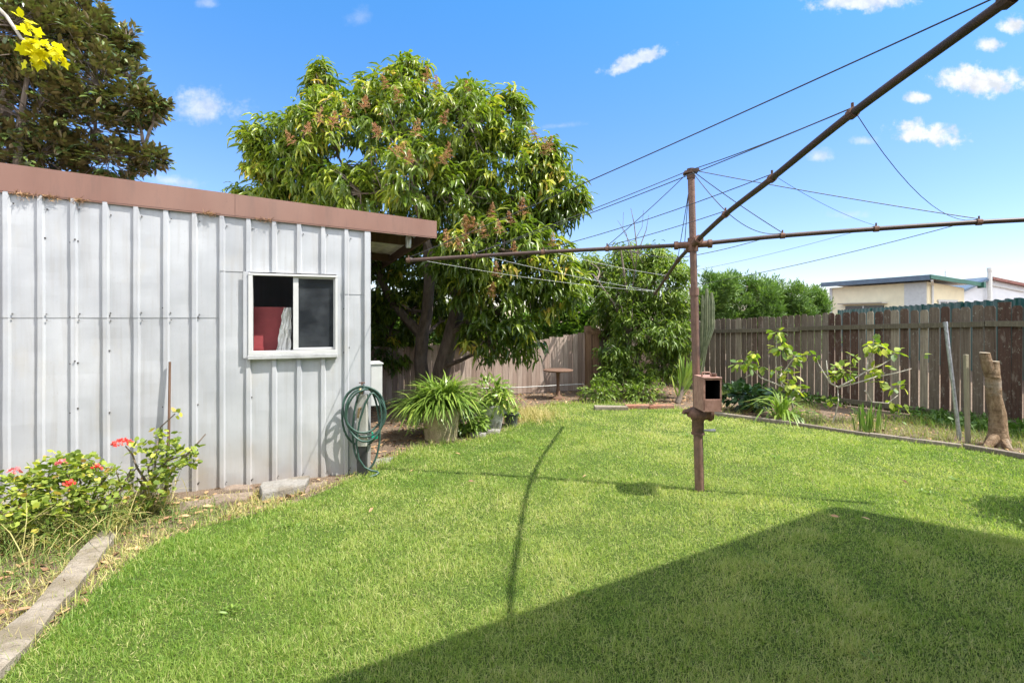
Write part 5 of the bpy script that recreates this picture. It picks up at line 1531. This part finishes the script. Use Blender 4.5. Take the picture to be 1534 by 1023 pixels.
k = (vnoise(X, Y, 1.7, 41) > .36) & ~inside(lawn_poly, X, Y); X, Y = X[k], Y[k]; n = len(X)
blades(acc, X, Y, 0, rng.uniform(.05, .20, n) * (.5 + vnoise(X, Y, 1.1, 42)), np.full(n, .008), rng.uniform(0, .55, n), .6)
n = 2600; t_ = rng.random(n); d_ = np.abs(rng.normal(0, .28, n)) + .04
X = RF0.x - rfd.x * t_ * 6.5 + sd.x * d_; Y = RF0.y - rfd.y * t_ * 6.5 + sd.y * d_
k = (vnoise(X, Y, 1.3, 43) > .5) & ~inside(lawn_poly, X, Y); X, Y = X[k], Y[k]; n = len(X)
acc.inst(OVAL, np.stack([X, Y, rng.uniform(.01, .14, n)], 1), unit_random(n), A([[0, 0, 1]]) + rng.normal(0, .4, (n, 3)), rng.uniform(.02, .05, n), rng.uniform(.04, .09, n), np.full(n, .02), rng.uniform(0, .5, n))
tag(acc.build('fence_weeds', F_shrub), kind='stuff')
acc = NP()
X, Y = scatter(bedL, 38000); k = (vnoise(X, Y, 3.5, 6) > .15) & ((X * u.x * 0 + (X - C0.x) * nrm.x + (Y - C0.y) * nrm.y) > .25); X, Y = X[k], Y[k]
blades(acc, X, Y, 0, rng.uniform(.025, .085, len(X)), np.full(len(X), .0040), (rng.uniform(.1, 1, len(X)) - .5 * (vnoise(X, Y, 2.2, 61) > .55)).clip(0, 1), 1.1)
tag(acc.build('dry_grass', F_weed), kind='stuff')
acc = NP()
c = G(792, 628); n = 1500
X = rng.normal(c.x + .02, .20, n); Y = rng.normal(c.y + .12, .22, n)
blades(acc, X, Y, 0, rng.uniform(.06, .22, n), np.full(n, .005), rng.uniform(.55, 1, n), .6)
X, Y = scatter(bedM, 2600); k = vnoise(X, Y, 2.2, 8) > .55; X, Y = X[k], Y[k]
blades(acc, X, Y, 0, rng.uniform(.03, .10, len(X)), np.full(len(X), .006), rng.uniform(0, .9, len(X)), .8)
tag(acc.build('straw_tuft', F_weed), kind='stuff')
acc = NP()
for poly, n in ((bedR, 1900), (bedL, 1500), (bedM, 5200)):
    X, Y = scatter(poly, n); n = len(X)
    acc.inst(OVAL, np.stack([X, Y, np.full(n, .010)], 1), np.stack([rng.normal(0, 1, n), rng.normal(0, 1, n), rng.normal(0, .15, n)], 1), A([[0, 0, 1]]) + rng.normal(0, .3, (n, 3)), rng.uniform(.015, .035, n), rng.uniform(.03, .09, n), rng.uniform(.01, .05, n), rng.random(n))
# a few stray leaves on the grass
n = 10; X = rng.uniform(-1.5, 4, n); Y = rng.uniform(2.2, 6, n); k = inside(lawn_poly, X, Y); X, Y = X[k], Y[k]; n = len(X)
acc.inst(OVAL, np.stack([X, Y, np.full(n, .035)], 1), unit_random(n) * A([1, 1, .3]), A([[0, 0, 1]]) + rng.normal(0, .3, (n, 3)), np.full(n, .022), np.full(n, .06), np.full(n, .03), rng.random(n))
tag(acc.build('fallen_leaves', F_litter), kind='stuff')
acc = NP()
n = 18; X = rng.uniform(-1.8, 4.5, n); Y = rng.uniform(2.0, 6.2, n); k = inside(lawn_poly, X, Y)
X = np.append(X[k], [G(432, 790).x, G(1430, 720).x]); Y = np.append(Y[k], [G(432, 790).y, G(1430, 720).y])
for x, y_ in zip(X, Y):
    m_ = random.randint(9, 20); az = rng.random(m_) * 2 * PI
    yv = np.stack([np.cos(az), np.sin(az), rng.uniform(.15, .7, m_)], 1)
    acc.inst(OVAL, np.tile(A([[x, y_, .012]]), (m_, 1)) + rng.normal(0, .025, (m_, 3)) * A([1, 1, 0]), yv, A([[0, 0, 1]]) + rng.normal(0, .2, (m_, 3)), rng.uniform(.008, .016, m_), rng.uniform(.022, .05, m_), np.full(m_, .02), rng.uniform(.5, 1, m_))
tag(acc.build('lawn_weeds', F_shrub), kind='stuff')
# longer tufts along the lawn edges
acc = NP()
for (p0, p1) in zip(lawn_poly[:25], lawn_poly[1:26]):
    d = (p1 - p0).length; n = int(d * 260); t_ = rng.random(n)
    X = p0.x + (p1.x - p0.x) * t_ + rng.normal(0, .045, n); Y = p0.y + (p1.y - p0.y) * t_ + rng.normal(0, .045, n)
    k = vnoise(X, Y, 2.5, 9) > .35; X, Y = X[k], Y[k]; n = len(X)
    blades(acc, X, Y, 0, rng.uniform(.04, .10, n), .0034 * np.maximum(1, Y / 3.2), rng.uniform(.2, .95, n), .6)
tag(acc.build('edge_grass', F_grass), kind='stuff')

# ------------------------------------------------------------------ yellow vine shoot at upper left
vn = thing('vine_shoot', 'bright yellow leaves on a thin grey stem hanging in the upper left corner', 'vine', Vector((-3.5, 1.9, 0)))
b = MB()
b.tube([Vector((-3.5, 1.9, 0)), Vector((-3.45, 1.95, 1.2)), Vector((-3.3, 2.0, 2.4)), P(-150, -110, 2.3), P(-40, -25, 2.25), P(10, 25, 2.2), P(32, 58, 2.2), P(48, 66, 2.18)], [.022, .018, .014, .010, .008, .007, .006, .003], 8)
b.build('stem', M_palestem, vn, smooth=True)
acc = NP()
for px, py, r, n in ((40, 38, .022, 4), (46, 60, .03, 8), (62, 68, .045, 16), (55, 82, .035, 12), (75, 76, .03, 8), (88, 82, .018, 4), (42, 86, .02, 4), (34, 32, .015, 3)):
    leafy(acc, P(px, py, 2.2), (r, r, r), n, .046, .04, LOBED, .5, .7, .35); leafy(acc, P(px, py, 2.2), (r, r, r), n, .038, .024, OVAL, .4, .7, .35)
acc.build('leaves', F_yellow, vn)

# ------------------------------------------------------------------ the viewer's own house (its eave shades the lawn)
K = Vector((4.40, 3.245, 3.0)); e1 = Vector((-.863, -.505, 0)).normalized(); e2 = Vector((.80, -.60, 0)).normalized()
own = thing('weatherboard_house', 'cream weatherboard house with deep eaves whose roof shades the near lawn', 'house', Vector((2.5, -1.5, 0)))
b = MB()
ring = [K, K + e1 * 9, K + e1 * 9 + Vector((3.0, -5.2, 0)), K + e2 * 1.0 + Vector((3.0, -5.2, 0)), K + e2 * 1.1]
b.prism(ring, (0, 0, .14)); b.build('roof', M_white, own)
b = MB()
iw = Vector((.505, -.863, 0))
w0_, w1_ = K + e1 * 1.0 + iw * 2.0, K + e1 * 8.4 + iw * 2.0
b.add([Vector((w0_.x, w0_.y, 0)), Vector((w1_.x, w1_.y, 0)), Vector((w1_.x, w1_.y, 3)), Vector((w0_.x, w0_.y, 3))], [(0, 1, 2, 3)])
w2_ = w0_ + iw * 3.5
b.add([Vector((w2_.x, w2_.y, 0)), Vector((w0_.x, w0_.y, 0)), Vector((w0_.x, w0_.y, 3)), Vector((w2_.x, w2_.y, 3))], [(0, 1, 2, 3)])
b.build('wall', M_cream, own)
# small tree right of the house, out of frame
base = Vector((5.35, 3.05, 0))
tree('citrus_tree', 'small round citrus tree by the right fence shading the lawn edge', 'tree', base, [([base, base + Vector((0, 0, 1.7))], [.06, .03])],
     [(base + Vector((-.1, .05, 2.0)), (.62, .5, .42)), (base + Vector((.3, 0, 2.1)), (.6, .5, .5)), (base + Vector((.0, -.3, 1.9)), (.6, .5, .4))], F_mango, M_twig, 420, 12, .10, .045, OVAL, .3, .7, .45, .12, .3, .1, None, 0)
